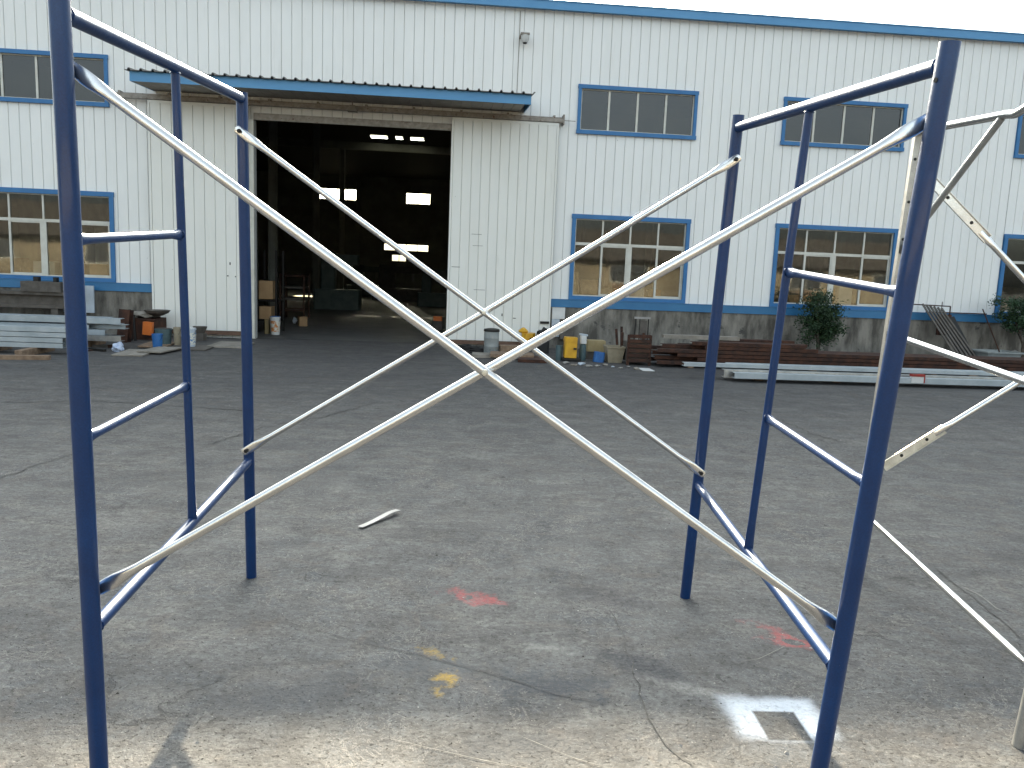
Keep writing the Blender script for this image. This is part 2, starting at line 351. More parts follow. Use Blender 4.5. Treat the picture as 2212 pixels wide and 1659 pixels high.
    # --- stains and sprayed paint with a shape of their own
    def spot(px, py, rx, ry, rot, col, amt=1., soft=.5, sc_=7., thr=.42, col2=None, ring=0., amp=2.4):
        q = G(px, py); v = mapping((q.x, q.y, 0), rot, (rx, ry, 1))
        ln = n.new('ShaderNodeVectorMath'); ln.operation = 'LENGTH'
        sep = n.new('ShaderNodeVectorMath'); sep.operation = 'MULTIPLY'; l.new(v, sep.inputs[0]); sep.inputs[1].default_value = (1,1,0); l.new(sep.outputs[0], ln.inputs[0])
        d = op('ADD', ln.outputs['Value'], op('MULTIPLY', op('SUBTRACT', noise(5. if sc_ < 7 else (10. if sc_ < 13 else 20.), detail=5), .5), amp))
        k = rng(d, 1-soft, 1.05, 1, 0, True)
        if ring: k = op('MULTIPLY', k, rng(d, ring-.25, ring+.1, 0, 1, True))
        k = op('MULTIPLY', k, rng(noise(60, detail=4), thr-.14, thr+.14, .25, 1))
        return mix(op('MULTIPLY', k, amt), c, col)
    c = spot(1310, 1290, .28, .13, -.3, (.045, .041, .044), .85, .8, 9, amp=2.8)
    c = spot(1010, 1280, .22, .10, .2, (.055, .055, .058), .7, .8, 9)
    c = spot(1180, 1480, .38, .14, -.15, (.050, .054, .062), .85, .8, 9, amp=3.2)
    c = spot(1380, 1440, .26, .09, -.5, (.036, .036, .042), .9, .8, 9, amp=3.4)
    c = spot(930, 1440, .34, .12, .1, (.062, .066, .072), .7, .9, 9)
    c = spot(640, 1500, .30, .16, .4, (.058, .060, .066), .7, .9, 9)
    c = spot(1500, 1490, .26, .05, -.35, (.36, .35, .33), .45, .9, 14, .50)
    c = spot(1180, 1400, .20, .05, -.25, (.36, .35, .33), .4, .9, 16, .52)
    c = spot(1975, 1258, .16, .075, -.5, (.035, .033, .032), .9, .8, 12, ring=.35)
    c = spot(1800, 1420, .15, .07, -.4, (.052, .047, .052), .8, .8, 9)
    c = spot(1120, 1610, .30, .10, .1, (.060, .063, .068), .7, .9, 9)
    c = spot(520, 1050, .9, .30, .1, (.085, .082, .080), .6, .9, 9)
    RED, YEL = (.34, .060, .060), (.36, .225, .035)
    c = spot(985, 1278, .085, .055, -.9, RED, .75, .9, 12, .47, amp=3.6)
    c = spot(1018, 1290, .150, .085, -.5, RED, .9, .9, 12, .47, ring=.30, amp=3.4)
    c = spot(1060, 1300, .09, .06, -.3, RED, .5, 1., 12, .50, amp=3.8)
    c = spot(1655, 1355, .12, .05, -.5, RED, .6, 1., 12, .50, amp=3.8)
    c = spot(1703, 1385, .15, .065, -.4, RED, .95, .9, 12, .45, ring=.28, amp=3.2)
    c = spot(965, 1462, .055, .060, .9, YEL, .95, .8, 20, .42, amp=3.)
    c = spot(946, 1492, .028, .065, .1, YEL, .8, .9, 20, .45, amp=3.4)
    c = spot(935, 1410, .100, .045, -.6, YEL, .65, 1., 20, .50, amp=4.)
    # white overspray left round a rectangular stencil
    A, B, Cc, D = G(1631, 1536), G(1718, 1539), G(1751, 1600), G(1655, 1598)
    cen = (A+B+Cc+D)/4; e = (B-A)/2 + (Cc-D)/2; hx = e.length/2; hy = ((A-D).length+(B-Cc).length)/4; rot = atan2(e.y, e.x)
    v = mapping((cen.x, cen.y, 0), rot, (1,1,1)); sx = n.new('ShaderNodeSeparateXYZ'); l.new(v, sx.inputs[0])
    wob = op('MULTIPLY', op('SUBTRACT', noise(9, detail=5), .5), .05)
    ax = op('SUBTRACT', op('ABSOLUTE', sx.outputs[0]), hx); ay = op('SUBTRACT', op('ABSOLUTE', sx.outputs[1]), hy)
    d = op('MAXIMUM', ax, ay)
    edge = rng(d, -.004, .006)
    fall = rng(op('ADD', d, op('MULTIPLY', wob, 1.6)), .045, .135, 1, 0, True)
    keep = rng(op('ADD', sx.outputs[1], op('MULTIPLY', wob, 2.)), -hy-.02, -hy+.04, .06, 1)
    wm = op('MULTIPLY', op('MULTIPLY', edge, fall), op('MULTIPLY', keep, rng(noise(45), .3, .5, .7, 1)))
    c = mix(op('MULTIPLY', wm, .85), c, (.52, .56, .62))
    l.new(c, b.inputs['Base Color'])
    l.new(rng(noise(3, dist=.5), .35, .7, .62, .88), b.inputs['Roughness'])
    b.inputs['Specular IOR Level'].default_value = .25
    h = op('ADD', op('ADD', op('MULTIPLY', noise(34, detail=5, rough=.7), .6), op('MULTIPLY', noise(4, detail=4), .5)), op('MULTIPLY', crack, -.5))
    h = op('SUBTRACT', h, op('MULTIPLY', rng(noise(60, detail=4), .60, .67), .35))
    bp = n.new('ShaderNodeBump'); bp.inputs['Strength'].default_value = .8; bp.inputs['Distance'].default_value = .014
    l.new(h, bp.inputs['Height']); l.new(bp.outputs[0], b.inputs['Normal'])
    return m
gm = ground_material()
g = MB().add([(-400,-300,0),(400,-300,0),(400,500,0),(-400,500,0)], [(0,1,2,3)])
o = g.build('yard_ground', gm); tag(o, kind='structure')
# workshop slab, 4 mm above the yard
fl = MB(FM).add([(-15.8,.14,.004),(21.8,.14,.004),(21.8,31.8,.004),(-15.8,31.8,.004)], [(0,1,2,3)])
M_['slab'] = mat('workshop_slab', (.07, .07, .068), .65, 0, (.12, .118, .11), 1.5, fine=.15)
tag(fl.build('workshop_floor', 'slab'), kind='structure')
# joints and long cracks in the concrete
def crack_line(pts, wd, jit, seed):
    rnd = random.Random(seed); P = [G(*p) for p in pts]; out = []
    for i in range(len(P)-1):
        a, b_ = P[i], P[i+1]; k = max(2, int((b_-a).length/.06)); nrm = Vector((-(b_-a).y, (b_-a).x, 0)).normalized()
        for j in range(k): out.append(a.lerp(b_, j/k) + nrm*rnd.uniform(-jit, jit))
    out.append(P[-1]); vs = []; fs = []
    for i, p in enumerate(out):
        t = (out[min(i+1, len(out)-1)]-out[max(i-1, 0)]).normalized(); nrm = Vector((-t.y, t.x, 0)); ww = wd*rnd.uniform(.35, 1.2)*(.25 if i in (0, len(out)-1) else 1)
        vs += [p+nrm*ww+Vector((0,0,.004)), p-nrm*ww+Vector((0,0,.004))]
        if i: fs.append((2*i-2, 2*i-1, 2*i+1, 2*i))
    return vs, fs
M_['crackdark'] = mat('crack_dirt', (.030, .028, .026), .95, 0, (.09, .085, .078), 22)
M_['scratch'] = mat('pale_scratch', (.27, .25, .22), .9, 0, (.14, .135, .125), 16)
mb = MB(); 
for pts, wd, j, s_ in ([(580,1335),(740,1378),(900,1415),(1040,1450),(1200,1500),(1305,1522)], .0022, .003, 1), \
        ([(0,1034),(60,1012),(130,990),(175,975)], .006, .02, 2), ([(1320,1320),(1345,1370),(1365,1430),(1385,1520),(1415,1580),(1470,1640),(1500,1660)], .0022, .012, 3), \
        ([(2020,1225),(2110,1300),(2190,1360),(2212,1385)], .004, .012, 4), ([(1564,880),(1680,905),(1750,935),(1830,960)], .009, .03, 5), \
        ([(0,870),(200,866),(420,880),(560,890)], .010, .03, 6), ([(450,960),(560,925),(700,900),(810,870)], .008, .03, 7):
    mb.add(*crack_line(pts, wd, j, s_))
tag(mb.build('concrete_cracks', 'crackdark', normals=False), kind='structure')
mb = MB()
for pts, wd, j, s_ in ([(830,1595),(960,1625),(1080,1652),(1180,1668)], .0016, .001, 8), ([(1120,1590),(1240,1640),(1320,1662)], .0012, .001, 9), \
        ([(1600,1430),(1640,1425),(1700,1395)], .0015, .002, 11), ([(2060,1260),(2140,1300),(2180,1330)], .003, .02, 12):
    mb.add(*crack_line(pts, wd, j, s_))
tag(mb.build('pale_scratches', 'scratch', normals=False), kind='structure')

# ------------------------------------------------------------------ warehouse
WH = thing('warehouse', 'long white metal-clad warehouse with blue trim, blue-framed windows and a wide open doorway', 'warehouse', (0,0,0), Mx=FM)
XL, XR, ZE, DEP = -16., 22., 6.50, 32.
UZ0, UZ1, LZ0, LZ1 = 4.25, 5.155, 1.0, 2.68
up_w = [(-14.9,-12.4), (-10.3,-7.74), (1.07,3.455), (5.22,7.795), (10.22,12.7), (14.6,17.1)]
lo_w = [(-14.9,-12.4), (-10.3,-7.71), (1.07,3.48), (5.27,7.88), (10.23,12.8), (14.6,17.1)]
DOOR = (-5.10, -1.375, 4.28)
TRIM_L, TRIM_R = -6.99, .69                                            # blue sill trim stops at the doors
holes = [(a, b, UZ0, UZ1) for a, b in up_w] + [(a, b, LZ0, LZ1) for a, b in lo_w] + [(DOOR[0], DOOR[1], 0, DOOR[2])]
def zints(x, z0, z1):
    segs = [(z0, z1)]
    for a, b, c, d in holes:
        if a-1e-6 < x < b+1e-6:
            ns = []
            for s0, s1 in segs:
                if d <= s0 or c >= s1: ns.append((s0, s1)); continue
                if c > s0: ns.append((s0, c))
                if d < s1: ns.append((d, s1))
            segs = ns
    return segs
xs = sorted({XL, XR, *[v for h in holes for v in h[:2]]})
core = MB(FM)
for a, b in zip(xs[:-1], xs[1:]):
    for z0, z1 in zints((a+b)/2, 0, ZE): core.box(a, 0, z0, b, .12, z1)
core.build('wall_core', 'seam', WH)
# cladding: one panel per rib width
PW = .19; nP = int(round((XR-XL)/PW))
for i in range(nP):
    a, b = XL+i*PW, XL+(i+1)*PW
    if b < -11.3 or a > 13.2:
        if i % 5: continue
        b = min(a+5*PW, XR)
    GP = .0022; cuts = [a+GP] + [v for h in holes for v in h[:2] if a+GP < v < b-GP] + [b-GP]
    cuts = sorted(set(cuts))
    for c, d in zip(cuts[:-1], cuts[1:]):
        mid = (c+d)/2; zb = .0 if TRIM_L < mid < TRIM_R else .99
        ch0 = .007 if c == a+GP else 0; ch1 = .007 if d == b-GP else 0
        for z0, z1 in zints(mid, zb, ZE):
            if z1-z0 < .02 or d-c < .012: continue
            mb = MB(FM); mb.add([(c,-.001,z0),(c+ch0,-.016,z0),(d-ch1,-.016,z0),(d,-.001,z0),(c,-.001,z1),(c+ch0,-.016,z1),(d-ch1,-.016,z1),(d,-.001,z1)],
                   [(0,1,5,4),(1,2,6,5),(2,3,7,6),(0,3,2,1),(4,5,6,7)])
            mb.build('wall_panel', 'clad', WH, normals=False)
# plinth and sill trim, left and right of the doors
for x0, x1 in ((XL, TRIM_L), (TRIM_R, XR)):
    MB(FM).box(x0, -.075, 0, x1, -.002, .835).build('plinth', 'plinth', WH)
    MB(FM).box(x0, -.10, .838, x1, -.018, .998).box(x0, -.108, .985, x1, -.1005, 1.0).build('sill_trim', 'bluetrim', WH)
# eaves fascia with drip edge
ev = MB(FM); ev.box(XL-.1, -.15, ZE-.01, XR+.1, .05, ZE+.135).box(XL-.1, -.165, ZE-.03, XR+.1, -.1505, ZE-.005).box(XL-.1, -.165, ZE+.12, XR+.1, -.1505, ZE+.14)
ev.build('eaves_fascia', 'bluefascia', WH)
# side and rear walls, inner lining
MB(FM).box(XL, .12, 0, XL+.12, DEP, ZE).build('side_wall', 'inwall', WH)
MB(FM).box(XR-.12, .12, 0, XR, DEP, ZE).build('side_wall', 'inwall', WH)
far_up = [(-12.,-9.2), (-7.9,-5.05), (-1.6,.9), (4.,6.5), (9.5,12.), (15.,17.5)]
def fpx(px, py, dy):
    d = ray(px, py); o0 = Vector((0,16.131,0)) + FN*dy; k = (o0-EYE).dot(FN)/d.dot(FN); P = EYE+d*k; q = L(P); return q.x, q.z
a_ = fpx(688, 403, DEP-.1); b_ = fpx(771, 432, DEP-.1); c_ = fpx(877, 413, DEP-.1); d_ = fpx(930, 441, DEP-.1); e_ = fpx(829, 525, DEP-.1); f_ = fpx(926, 545, DEP-.1)
g_ = fpx(846, 549, DEP-.1); h_ = fpx(878, 566, DEP-.1)
fw = [(a_[0], b_[0], b_[1]-.05, a_[1]-.05), (c_[0], d_[0], b_[1]-.1, a_[1]-.1), (e_[0], f_[0], f_[1], e_[1]), (g_[0], h_[0], h_[1], g_[1])]
fw = [(p, q, r, min(s, ZE-.15)) for p, q, r, s in fw]
for k in (-1, 1):
    fw.append((fw[0][0]+k*8.2 if k < 0 else fw[1][0]+5.6, fw[0][1]+k*8.2 if k < 0 else fw[1][1]+5.6, fw[0][2], fw[0][3]))
rear = MB(FM); xs2 = sorted({XL, XR, *[v for h in fw for v in h[:2]]}); sv = holes; holes = fw
for a, b in zip(xs2[:-1], xs2[1:]):
    for z0, z1 in zints((a+b)/2, 0, ZE): rear.box(a, DEP-.12, z0, b, DEP, z1)
holes = sv
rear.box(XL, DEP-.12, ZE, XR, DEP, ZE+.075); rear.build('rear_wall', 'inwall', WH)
for x0 in (XL, XR-.12):
    MB(FM).add([(x0,0,ZE-.001),(x0+.12,0,ZE-.001),(x0+.12,DEP,ZE-.001),(x0,DEP,ZE-.001),(x0,DEP/2,ZE+1.67),(x0+.12,DEP/2,ZE+1.67),(x0,0,ZE+.1),(x0+.12,0,ZE+.1),(x0,DEP,ZE+.1),(x0+.12,DEP,ZE+.1)], [(0,3,8,4,6),(1,7,5,9,2),(0,6,7,1),(6,4,5,7),(4,8,9,5),(3,2,9,8)]).build('gable_wall', 'inwall', WH)
for x0, x1, z0, z1 in fw:
    wf = MB(FM); t = .04
    wf.box(x0, DEP-.14, z0, x1, DEP-.125, z0+t).box(x0, DEP-.14, z1-t, x1, DEP-.125, z1)
    nn = 4 if x1-x0 > 1.5 else 2
    for k in range(nn+1):
        xx = x0+(x1-x0-t)*k/nn; wf.box(xx, DEP-.139, z0+t, xx+t, DEP-.126, z1-t)
    W_ = wf.build('rear_window', 'dark_steel', WH)
    MB(FM).box(x0, DEP-.10, z0, x1, DEP-.096, z1).build('pane', 'farglass', W_)
# roof slopes with translucent rooflights in the rear slope
RZ = ZE+1.62; HALF = DEP/2
def slope_z(y): return ZE+.06 + (RZ-ZE)*(1-abs(y-HALF)/HALF)
MB(FM).add([(XL,-.12,slope_z(0)),(XR,-.12,slope_z(0)),(XR,HALF,RZ+.06),(XL,HALF,RZ+.06),(XL,-.12,slope_z(0)+.05),(XR,-.12,slope_z(0)+.05),(XR,HALF,RZ+.11),(XL,HALF,RZ+.11)],
       [(0,1,2,3),(4,5,6,7),(0,1,5,4),(3,2,6,7),(0,3,7,4),(1,2,6,5)]).build('roof_slope', 'inroof', WH)
Y1, Y2 = HALF+4.3, HALF+5.5
def rl(px, py):
    lo, hi = 16.5, 31.
    for _ in range(40):
        md = (lo+hi)/2; x, z = fpx(px, py, md)
        if z < slope_z(md): lo = md
        else: hi = md
    return x, md
q0 = rl(800, 291); q1 = rl(838, 300); q2 = rl(855, 297); q3 = rl(871, 303); q4 = rl(887, 299); q5 = rl(916, 306)
Y1 = min(q1[1], q0[1])+.02; Y2 = max(q0[1], q1[1])-.02
if Y2-Y1 < .3: Y2 = Y1+.6
rls = [(q0[0], q1[0]), (q2[0], q3[0]), (q4[0], q5[0])]
rs = MB(FM)
def rq(x0, x1, y0, y1): rs.add([(x0,y0,slope_z(y0)),(x1,y0,slope_z(y0)),(x1,y1,slope_z(y1)),(x0,y1,slope_z(y1))], [(0,1,2,3)])
rq(XL, XR, HALF, Y1); rq(XL, XR, Y2, DEP+.1)
cur = XL
for x0, x1 in rls: rq(cur, x0, Y1, Y2); cur = x1
rq(cur, XR, Y1, Y2)
rs.build('roof_slope', 'inroof', WH, normals=False)
mt = bpy.data.materials.new('translucent_rooflight'); mt.use_nodes = True; nn_ = mt.node_tree.nodes; nn_.clear()
tr_ = nn_.new('ShaderNodeBsdfTranslucent'); tr_.inputs[0].default_value = (.45, .45, .36, 1); oo_ = nn_.new('ShaderNodeOutputMaterial'); mt.node_tree.links.new(tr_.outputs[0], oo_.inputs[0])
for x0, x1 in rls:
    MB(FM).add([(x0,Y1,slope_z(Y1)+.01),(x1,Y1,slope_z(Y1)+.01),(x1,Y2,slope_z(Y2)+.01),(x0,Y2,slope_z(Y2)+.01)], [(0,1,2,3)]).build('rooflight', mt, WH, normals=False)
# steel columns and roof beams inside
for x in (-13.5, -6.4, .2, 6.8, 13.4):
    for y in (8., 16., 24., 31.5):
        c = MB(FM); c.box(x-.12, y-.008, .004, x+.12, y+.008, slope_z(y)-.42).box(x-.12, y-.1, .004, x-.104, y+.1, slope_z(y)-.42).box(x+.104, y-.1, .004, x+.12, y+.1, slope_z(y)-.42)
        c.build('steel_column', 'inwall', WH)
for y in (8., 16., 24.):
    MB(FM).box(XL+.2, y-.09, slope_z(y)-.42, XR-.2, y+.09, slope_z(y)-.06).build('roof_beam', 'inwall', WH)

# windows
def window(x0, x1, z0, z1, upper):
    t = .062 if upper else .075
    bl = MB(FM)
    bl.box(x0-.01, -.062, z1-t, x1+.01, -.0165, z1+.012)
    if upper: bl.box(x0-.01, -.075, z0-.012, x1+.01, -.0165, z0+t)
    else: bl.box(x0, -.058, z0+.002, x1, -.0165, z0+t)
    bl.box(x0, -.058, z0+t, x0+t, -.0165, z1-t).box(x1-t, -.058, z0+t, x1, -.0165, z1-t)
    # reveals
    bl.box(x0+.001, -.016, z0+.001, x0+t-.01, .11, z1-.001).box(x1-t+.01, -.016, z0+.001, x1-.001, .11, z1-.001)
    bl.box(x0+t, -.016, z1-t+.01, x1-t, .11, z1-.001).box(x0+t, -.016, z0+.001, x1-t, .11, z0+t-.01)
    W = bl.build('window', 'bluedark', WH)
    X0, X1, Z0, Z1 = x0+t-.009, x1-t+.009, z0+t-.009, z1-t+.009
    fr = MB(FM); ft = .030; y0, y1 = .0, .045
    fr.box(X0, y0, Z0, X1, y1, Z0+ft).box(X0, y0, Z1-ft, X1, y1, Z1).box(X0, y0, Z0+ft, X0+ft, y1, Z1-ft).box(X1-ft, y0, Z0+ft, X1, y1, Z1-ft)
    wI = X1-X0; panes = []
    if upper:
        for k in (1,2,3):
            xx = X0+wI*k/4; fr.box(xx-.02, y0+.001, Z0+ft, xx+.02, y1-.001, Z1-ft)
        for k in range(4): panes.append((X0+wI*k/4, X0+wI*(k+1)/4, Z0, Z1))
    else:
        zt = z0+(z1-z0)*.475+.0; zt = 2.115
        fr.box(X0+ft, y0-.004, zt-.028, X1-ft, y1-.001, zt+.028)
        for k in (1,2,3):
            xx = X0+wI*k/4; fr.box(xx-.017, y0+.001, zt+.028, xx+.017, y1-.002, Z1-ft)
            hw = .046 if k == 2 else .020; fr.box(xx-hw, y0-.002, Z0+ft, xx+hw, y1-.002, zt-.028)
        for k in (1, 3):
            a = X0+wI*k/4+(.022 if k == 1 else .022)
        for k in range(4):
            panes.append((X0+wI*k/4, X0+wI*(k+1)/4, zt, Z1)); panes.append((X0+wI*k/4, X0+wI*(k+1)/4, Z0, zt))
        # sash frames of the sliding lights
        for k in (1, 3):
            a, b = X0+wI*k/4+.022, X0+wI*(k+1)/4-(.048 if k == 1 else .037)
            fr.box(a, .004, zt-.053, b, .03, zt-.0285).box(a, .004, Z0+ft+.0005, b, .03, Z0+ft+.03).box(b-.026, .004, Z0+ft+.03, b, .03, zt-.053)
    fr.build('window_frame', 'alu', W)
    for a, b, c, d in panes:
        MB(FM).box(a, .02, c, b, .024, d).build('pane', 'glass_up' if upper else 'glass', W)
for a, b in up_w: window(a, b, UZ0, UZ1, True)
for a, b in lo_w: window(a, b, LZ0, LZ1, False)

# sliding doors on their rail
def sliding_door(x0, x1, z0, z1, marks):
    fr = MB(FM); y0, y1 = -.17, -.115
    fr.box(x0, y0, z0+.075, x0+.035, y1, z1).box(x1-.035, y0, z0+.075, x1, y1, z1).box(x0+.035, y0, z1-.05, x1-.035, y1, z1)
    D = fr.build('sliding_door', 'doorclad', WH)
    MB(FM).box(x0+.035, y0+.02, z0+.08, x1-.035, y1, z1-.05).build('door_backing', 'seam', D)
    MB(FM).box(x0, y0+.004, z0, x1, y1-.003, z0+.075).build('bottom_rail', 'brownrail', D)
    n_ = int(round((x1-x0-.07)/.19)); w_ = (x1-x0-.07)/n_
    for k in range(n_):
        a, b = x0+.035+k*w_+.0022, x0+.035+(k+1)*w_-.0022; c = .007
        MB(FM).add([(a,y0+.02,z0+.08),(a+c,y0+.006,z0+.08),(b-c,y0+.006,z0+.08),(b,y0+.02,z0+.08),(a,y0+.02,z1-.05),(a+c,y0+.006,z1-.05),(b-c,y0+.006,z1-.05),(b,y0+.02,z1-.05)],
                   [(0,1,5,4),(1,2,6,5),(2,3,7,6),(0,3,2,1),(4,5,6,7)]).build('door_panel', 'doorclad', D, normals=False)
    return D
DL = sliding_door(-7.0, -5.19, .07, 4.39, 0)
DR = sliding_door(-1.37, .70, .04, 4.39, 1)
# scars and handle on the right door
sc_ = MB(FM)
for x, z, w_, h_ in ((-1.30,1.55,.16,.008),(-.93,2.20,.20,.006),(-.90,1.98,.2,.005),(-.85,1.12,.22,.006),(-.28,.62,.02,.05),(-.05,.58,.06,.012)): sc_.box(x, -.1685, z, x+w_, -.1645, z+h_)
sc_.build('door_scar', 'dark_steel', DR)
MB(FM).box(.50, -.20, .50, .68, -.166, .545).build('door_handle', 'dark_steel', DR)
sc2 = MB(FM)
for x, z, w_, h_ in ((-5.60,1.20,.03,.02),(-5.45,1.19,.02,.02),(-5.28,1.18,.03,.03),(-5.55,1.42,.02,.05)): sc2.box(x, -.1685, z, x+w_, -.1645, z+h_)
sc2.build('door_scar', 'dark_steel', DL)
rl_ = MB(FM); rl_.box(-7.7, -.155, 4.455, .80, -.105, 4.50).box(-7.7, -.19, 4.41, .80, -.18, 4.47).box(-7.7, -.19, 4.40, .80, -.11, 4.408)
for x in [-7.5+.9*k for k in range(10)]: rl_.box(x-.02, -.175, 4.47, x+.02, -.017, 4.53)
rl_.box(.77, -.2, 4.37, .80, -.02, 4.55); rl_.box(.80, -.15, 4.44, 1.02, -.14, 4.452)
rl_.build('door_rail', 'rail', WH)
MB(FM).box(-5.1, -.10, 4.15, -1.375, -.017, 4.275).build('door_lintel', 'rail', WH)
MB(FM).box(-5.19, -.11, 0.01, -5.10, .13, 4.15).build('door_jamb', 'alu', WH)
MB(FM).box(-1.375, -.11, 0.01, -1.335, .13, 4.15).build('door_jamb', 'alu', WH)
# canopy over the door
CX0, CX1, CD = -6.93, .03, -1.2
can = MB(FM)
prof = []; x = CX0-.06
pts = []
while x < CX1+.06:
    pts += [(x, 0), (x+.045, 0), (x+.06, .032), (x+.085, .032), (x+.10, 0)]; x += .2
pts = [p for p in pts if p[0] < CX1+.08]
vs = []; fs = []
for (px_, pz_) in pts:
    vs += [(px_, CD-.07, 4.675+pz_), (px_, -.02, 4.80+pz_), (px_, CD-.07, 4.663+pz_), (px_, -.02, 4.788+pz_)]
for i in range(len(pts)-1):
    a = 4*i; fs += [(a, a+4, a+5, a+1), (a+2, a+6, a+7, a+3), (a, a+4, a+6, a+2)]
can.add(vs, fs); CAN = can.build('canopy', 'canopyroof', WH)
fa = MB(FM); fa.box(CX0, CD, 4.50, CX1, CD+.02, 4.665)
fa.add([(CX0,CD+.02,4.50),(CX0+.015,CD+.02,4.50),(CX0+.015,-.02,4.575),(CX0,-.02,4.575),(CX0,CD+.02,4.66),(CX0+.015,CD+.02,4.66),(CX0+.015,-.02,4.785),(CX0,-.02,4.785)], [(0,1,2,3),(4,5,6,7),(0,3,7,4),(1,2,6,5),(2,3,7,6)])
fa.add([(CX1-.015,CD+.02,4.50),(CX1,CD+.02,4.50),(CX1,-.02,4.575),(CX1-.015,-.02,4.575),(CX1-.015,CD+.02,4.66),(CX1,CD+.02,4.66),(CX1,-.02,4.785),(CX1-.015,-.02,4.785)], [(0,1,2,3),(4,5,6,7),(0,3,7,4),(1,2,6,5),(2,3,7,6)])
fa.build('canopy_fascia', 'bluefascia', CAN)
so = MB(FM)
x = CX0+.02
while x < CX1-.1:
    b = min(x+.19, CX1-.02)
    so.add([(x+.006,CD+.03,4.503),(b-.006,CD+.03,4.503),(b-.006,-.03,4.575),(x+.006,-.03,4.575),(x,CD+.03,4.512),(b,CD+.03,4.512),(b,-.03,4.584),(x,-.03,4.584)], [(0,1,2,3),(4,5,6,7),(0,1,5,4),(1,2,6,5),(2,3,7,6),(3,0,4,7)]); x += .19
so.build('canopy_soffit', 'soffit', CAN)
# lamp under the canopy, dome camera and its cable on the wall
lp = thing('canopy_lamp', 'small beige floodlight hanging under the door canopy above the dark opening', 'lamp', FM @ Vector((-3.24,-.28,4.38)))
MB(FM).add([(-3.33,-.40,4.36),(-3.15,-.40,4.36),(-3.15,-.22,4.36),(-3.33,-.22,4.36),(-3.29,-.36,4.47),(-3.19,-.36,4.47),(-3.19,-.26,4.47),(-3.29,-.26,4.47)], [(0,3,2,1),(4,5,6,7),(0,1,5,4),(1,2,6,5),(2,3,7,6),(3,0,4,7)]).build('lamp_housing', 'board', lp)
MB(FM).box(-3.25, -.32, 4.47, -3.23, -.30, 4.55).build('bracket', 'rail', lp)
dc = thing('dome_camera', 'small white dome camera on a bracket high on the wall above the canopy', 'security camera', FM @ Vector((-.05,-.02,5.88)))
MB(FM).box(-.13, -.03, 5.93, .05, -.017, 6.0).box(-.12, -.25, 5.965, .05, -.03, 5.995).build('bracket', 'rail', dc)
MB(FM).lathe((-.03,-.17,5.82), [(.0,0),(.045,.012),(.07,.05),(.078,.09),(.078,.145)], 18).build('dome', 'white', dc, smooth=True)
MB(FM).lathe((-.03,-.17,5.805), [(.0,0),(.03,.006),(.045,.022)], 14).build('lens', 'black', dc, smooth=True)
cb = MB(FM); cb.tube((-.125,-.03,6.44), (-.135,-.03,4.82), .006, 6)
tag(cb.build('wall_cable', 'rail'), 'thin cable running down the white wall from the eaves past the dome camera', 'cable')

# ------------------------------------------------------------------ building across the yard (behind the photographer, mirrored in the panes)
OB = thing('opposite_building', 'low cream rendered shed with a dark overhanging roof across the yard', 'building', (0,-19,0))
MB().box(-34, -27, 0, 38, -19, 2.5).build('wall', 'oppwall', OB)
for k in range(11):
    x = -32+6.4*k; f = MB().box(x, -19.03, .95, x+2.6, -18.97, 2.15).build('window', 'alu', OB)
    MB().box(x+.08, -18.968, 1.03, x+1.26, -18.96, 2.07).build('pane', 'oppdark', f); MB().box(x+1.34, -18.968, 1.03, x+2.52, -18.96, 2.07).build('pane', 'oppdark', f)
for k in range(5): MB().box(-26+13*k, -19.05, .02, -24.4+13*k, -18.98, 2.1).build('door', 'wood', OB)
MB().add([(-34.6,-18.2,2.45),(38.6,-18.2,2.45),(38.6,-23,4.6),(-34.6,-23,4.6),(-34.6,-27.8,2.45),(38.6,-27.8,2.45)], [(0,1,2,3),(3,2,5,4),(0,3,4),(1,5,2),(0,4,5,1)]).build('roof', 'machine', OB)

# ------------------------------------------------------------------ scaffold
def leg_line(p1, y1, p2, y2=None):
    a = at(p1[0], p1[1], y1); b = G(*p2) if y2 is None else at(p2[0], p2[1], y2)
    d = (b-a); k = (0-a.z)/d.z; return a, a+d*k        # top reference, foot on the ground
def on(line, px, py):                                    # point of a member nearest to the sight line of (px, py)
    a, b = line; u = (b-a); d = ray(px, py).normalized(); w0 = a-EYE
    A_, B_, C_ = u.dot(u), u.dot(d), 1.; D_, E_ = u.dot(w0), d.dot(w0)
    t = (B_*E_-C_*D_)/(A_*C_-B_*B_); return a+u*t
LN = leg_line((129,27), 1.989, (198.5,1355), 2.077)
LF = leg_line((522,192), 3.54, (543,1246))
RN = leg_line((2052,95), 1.992, (1808.6,1445), 2.098)
RF = leg_line((1595,254), 3.545, (1480,1290))
def line_at_z(ln, z):
    a, b = ln; t = (z-a.z)/(b.z-a.z); return a+(b-a)*t
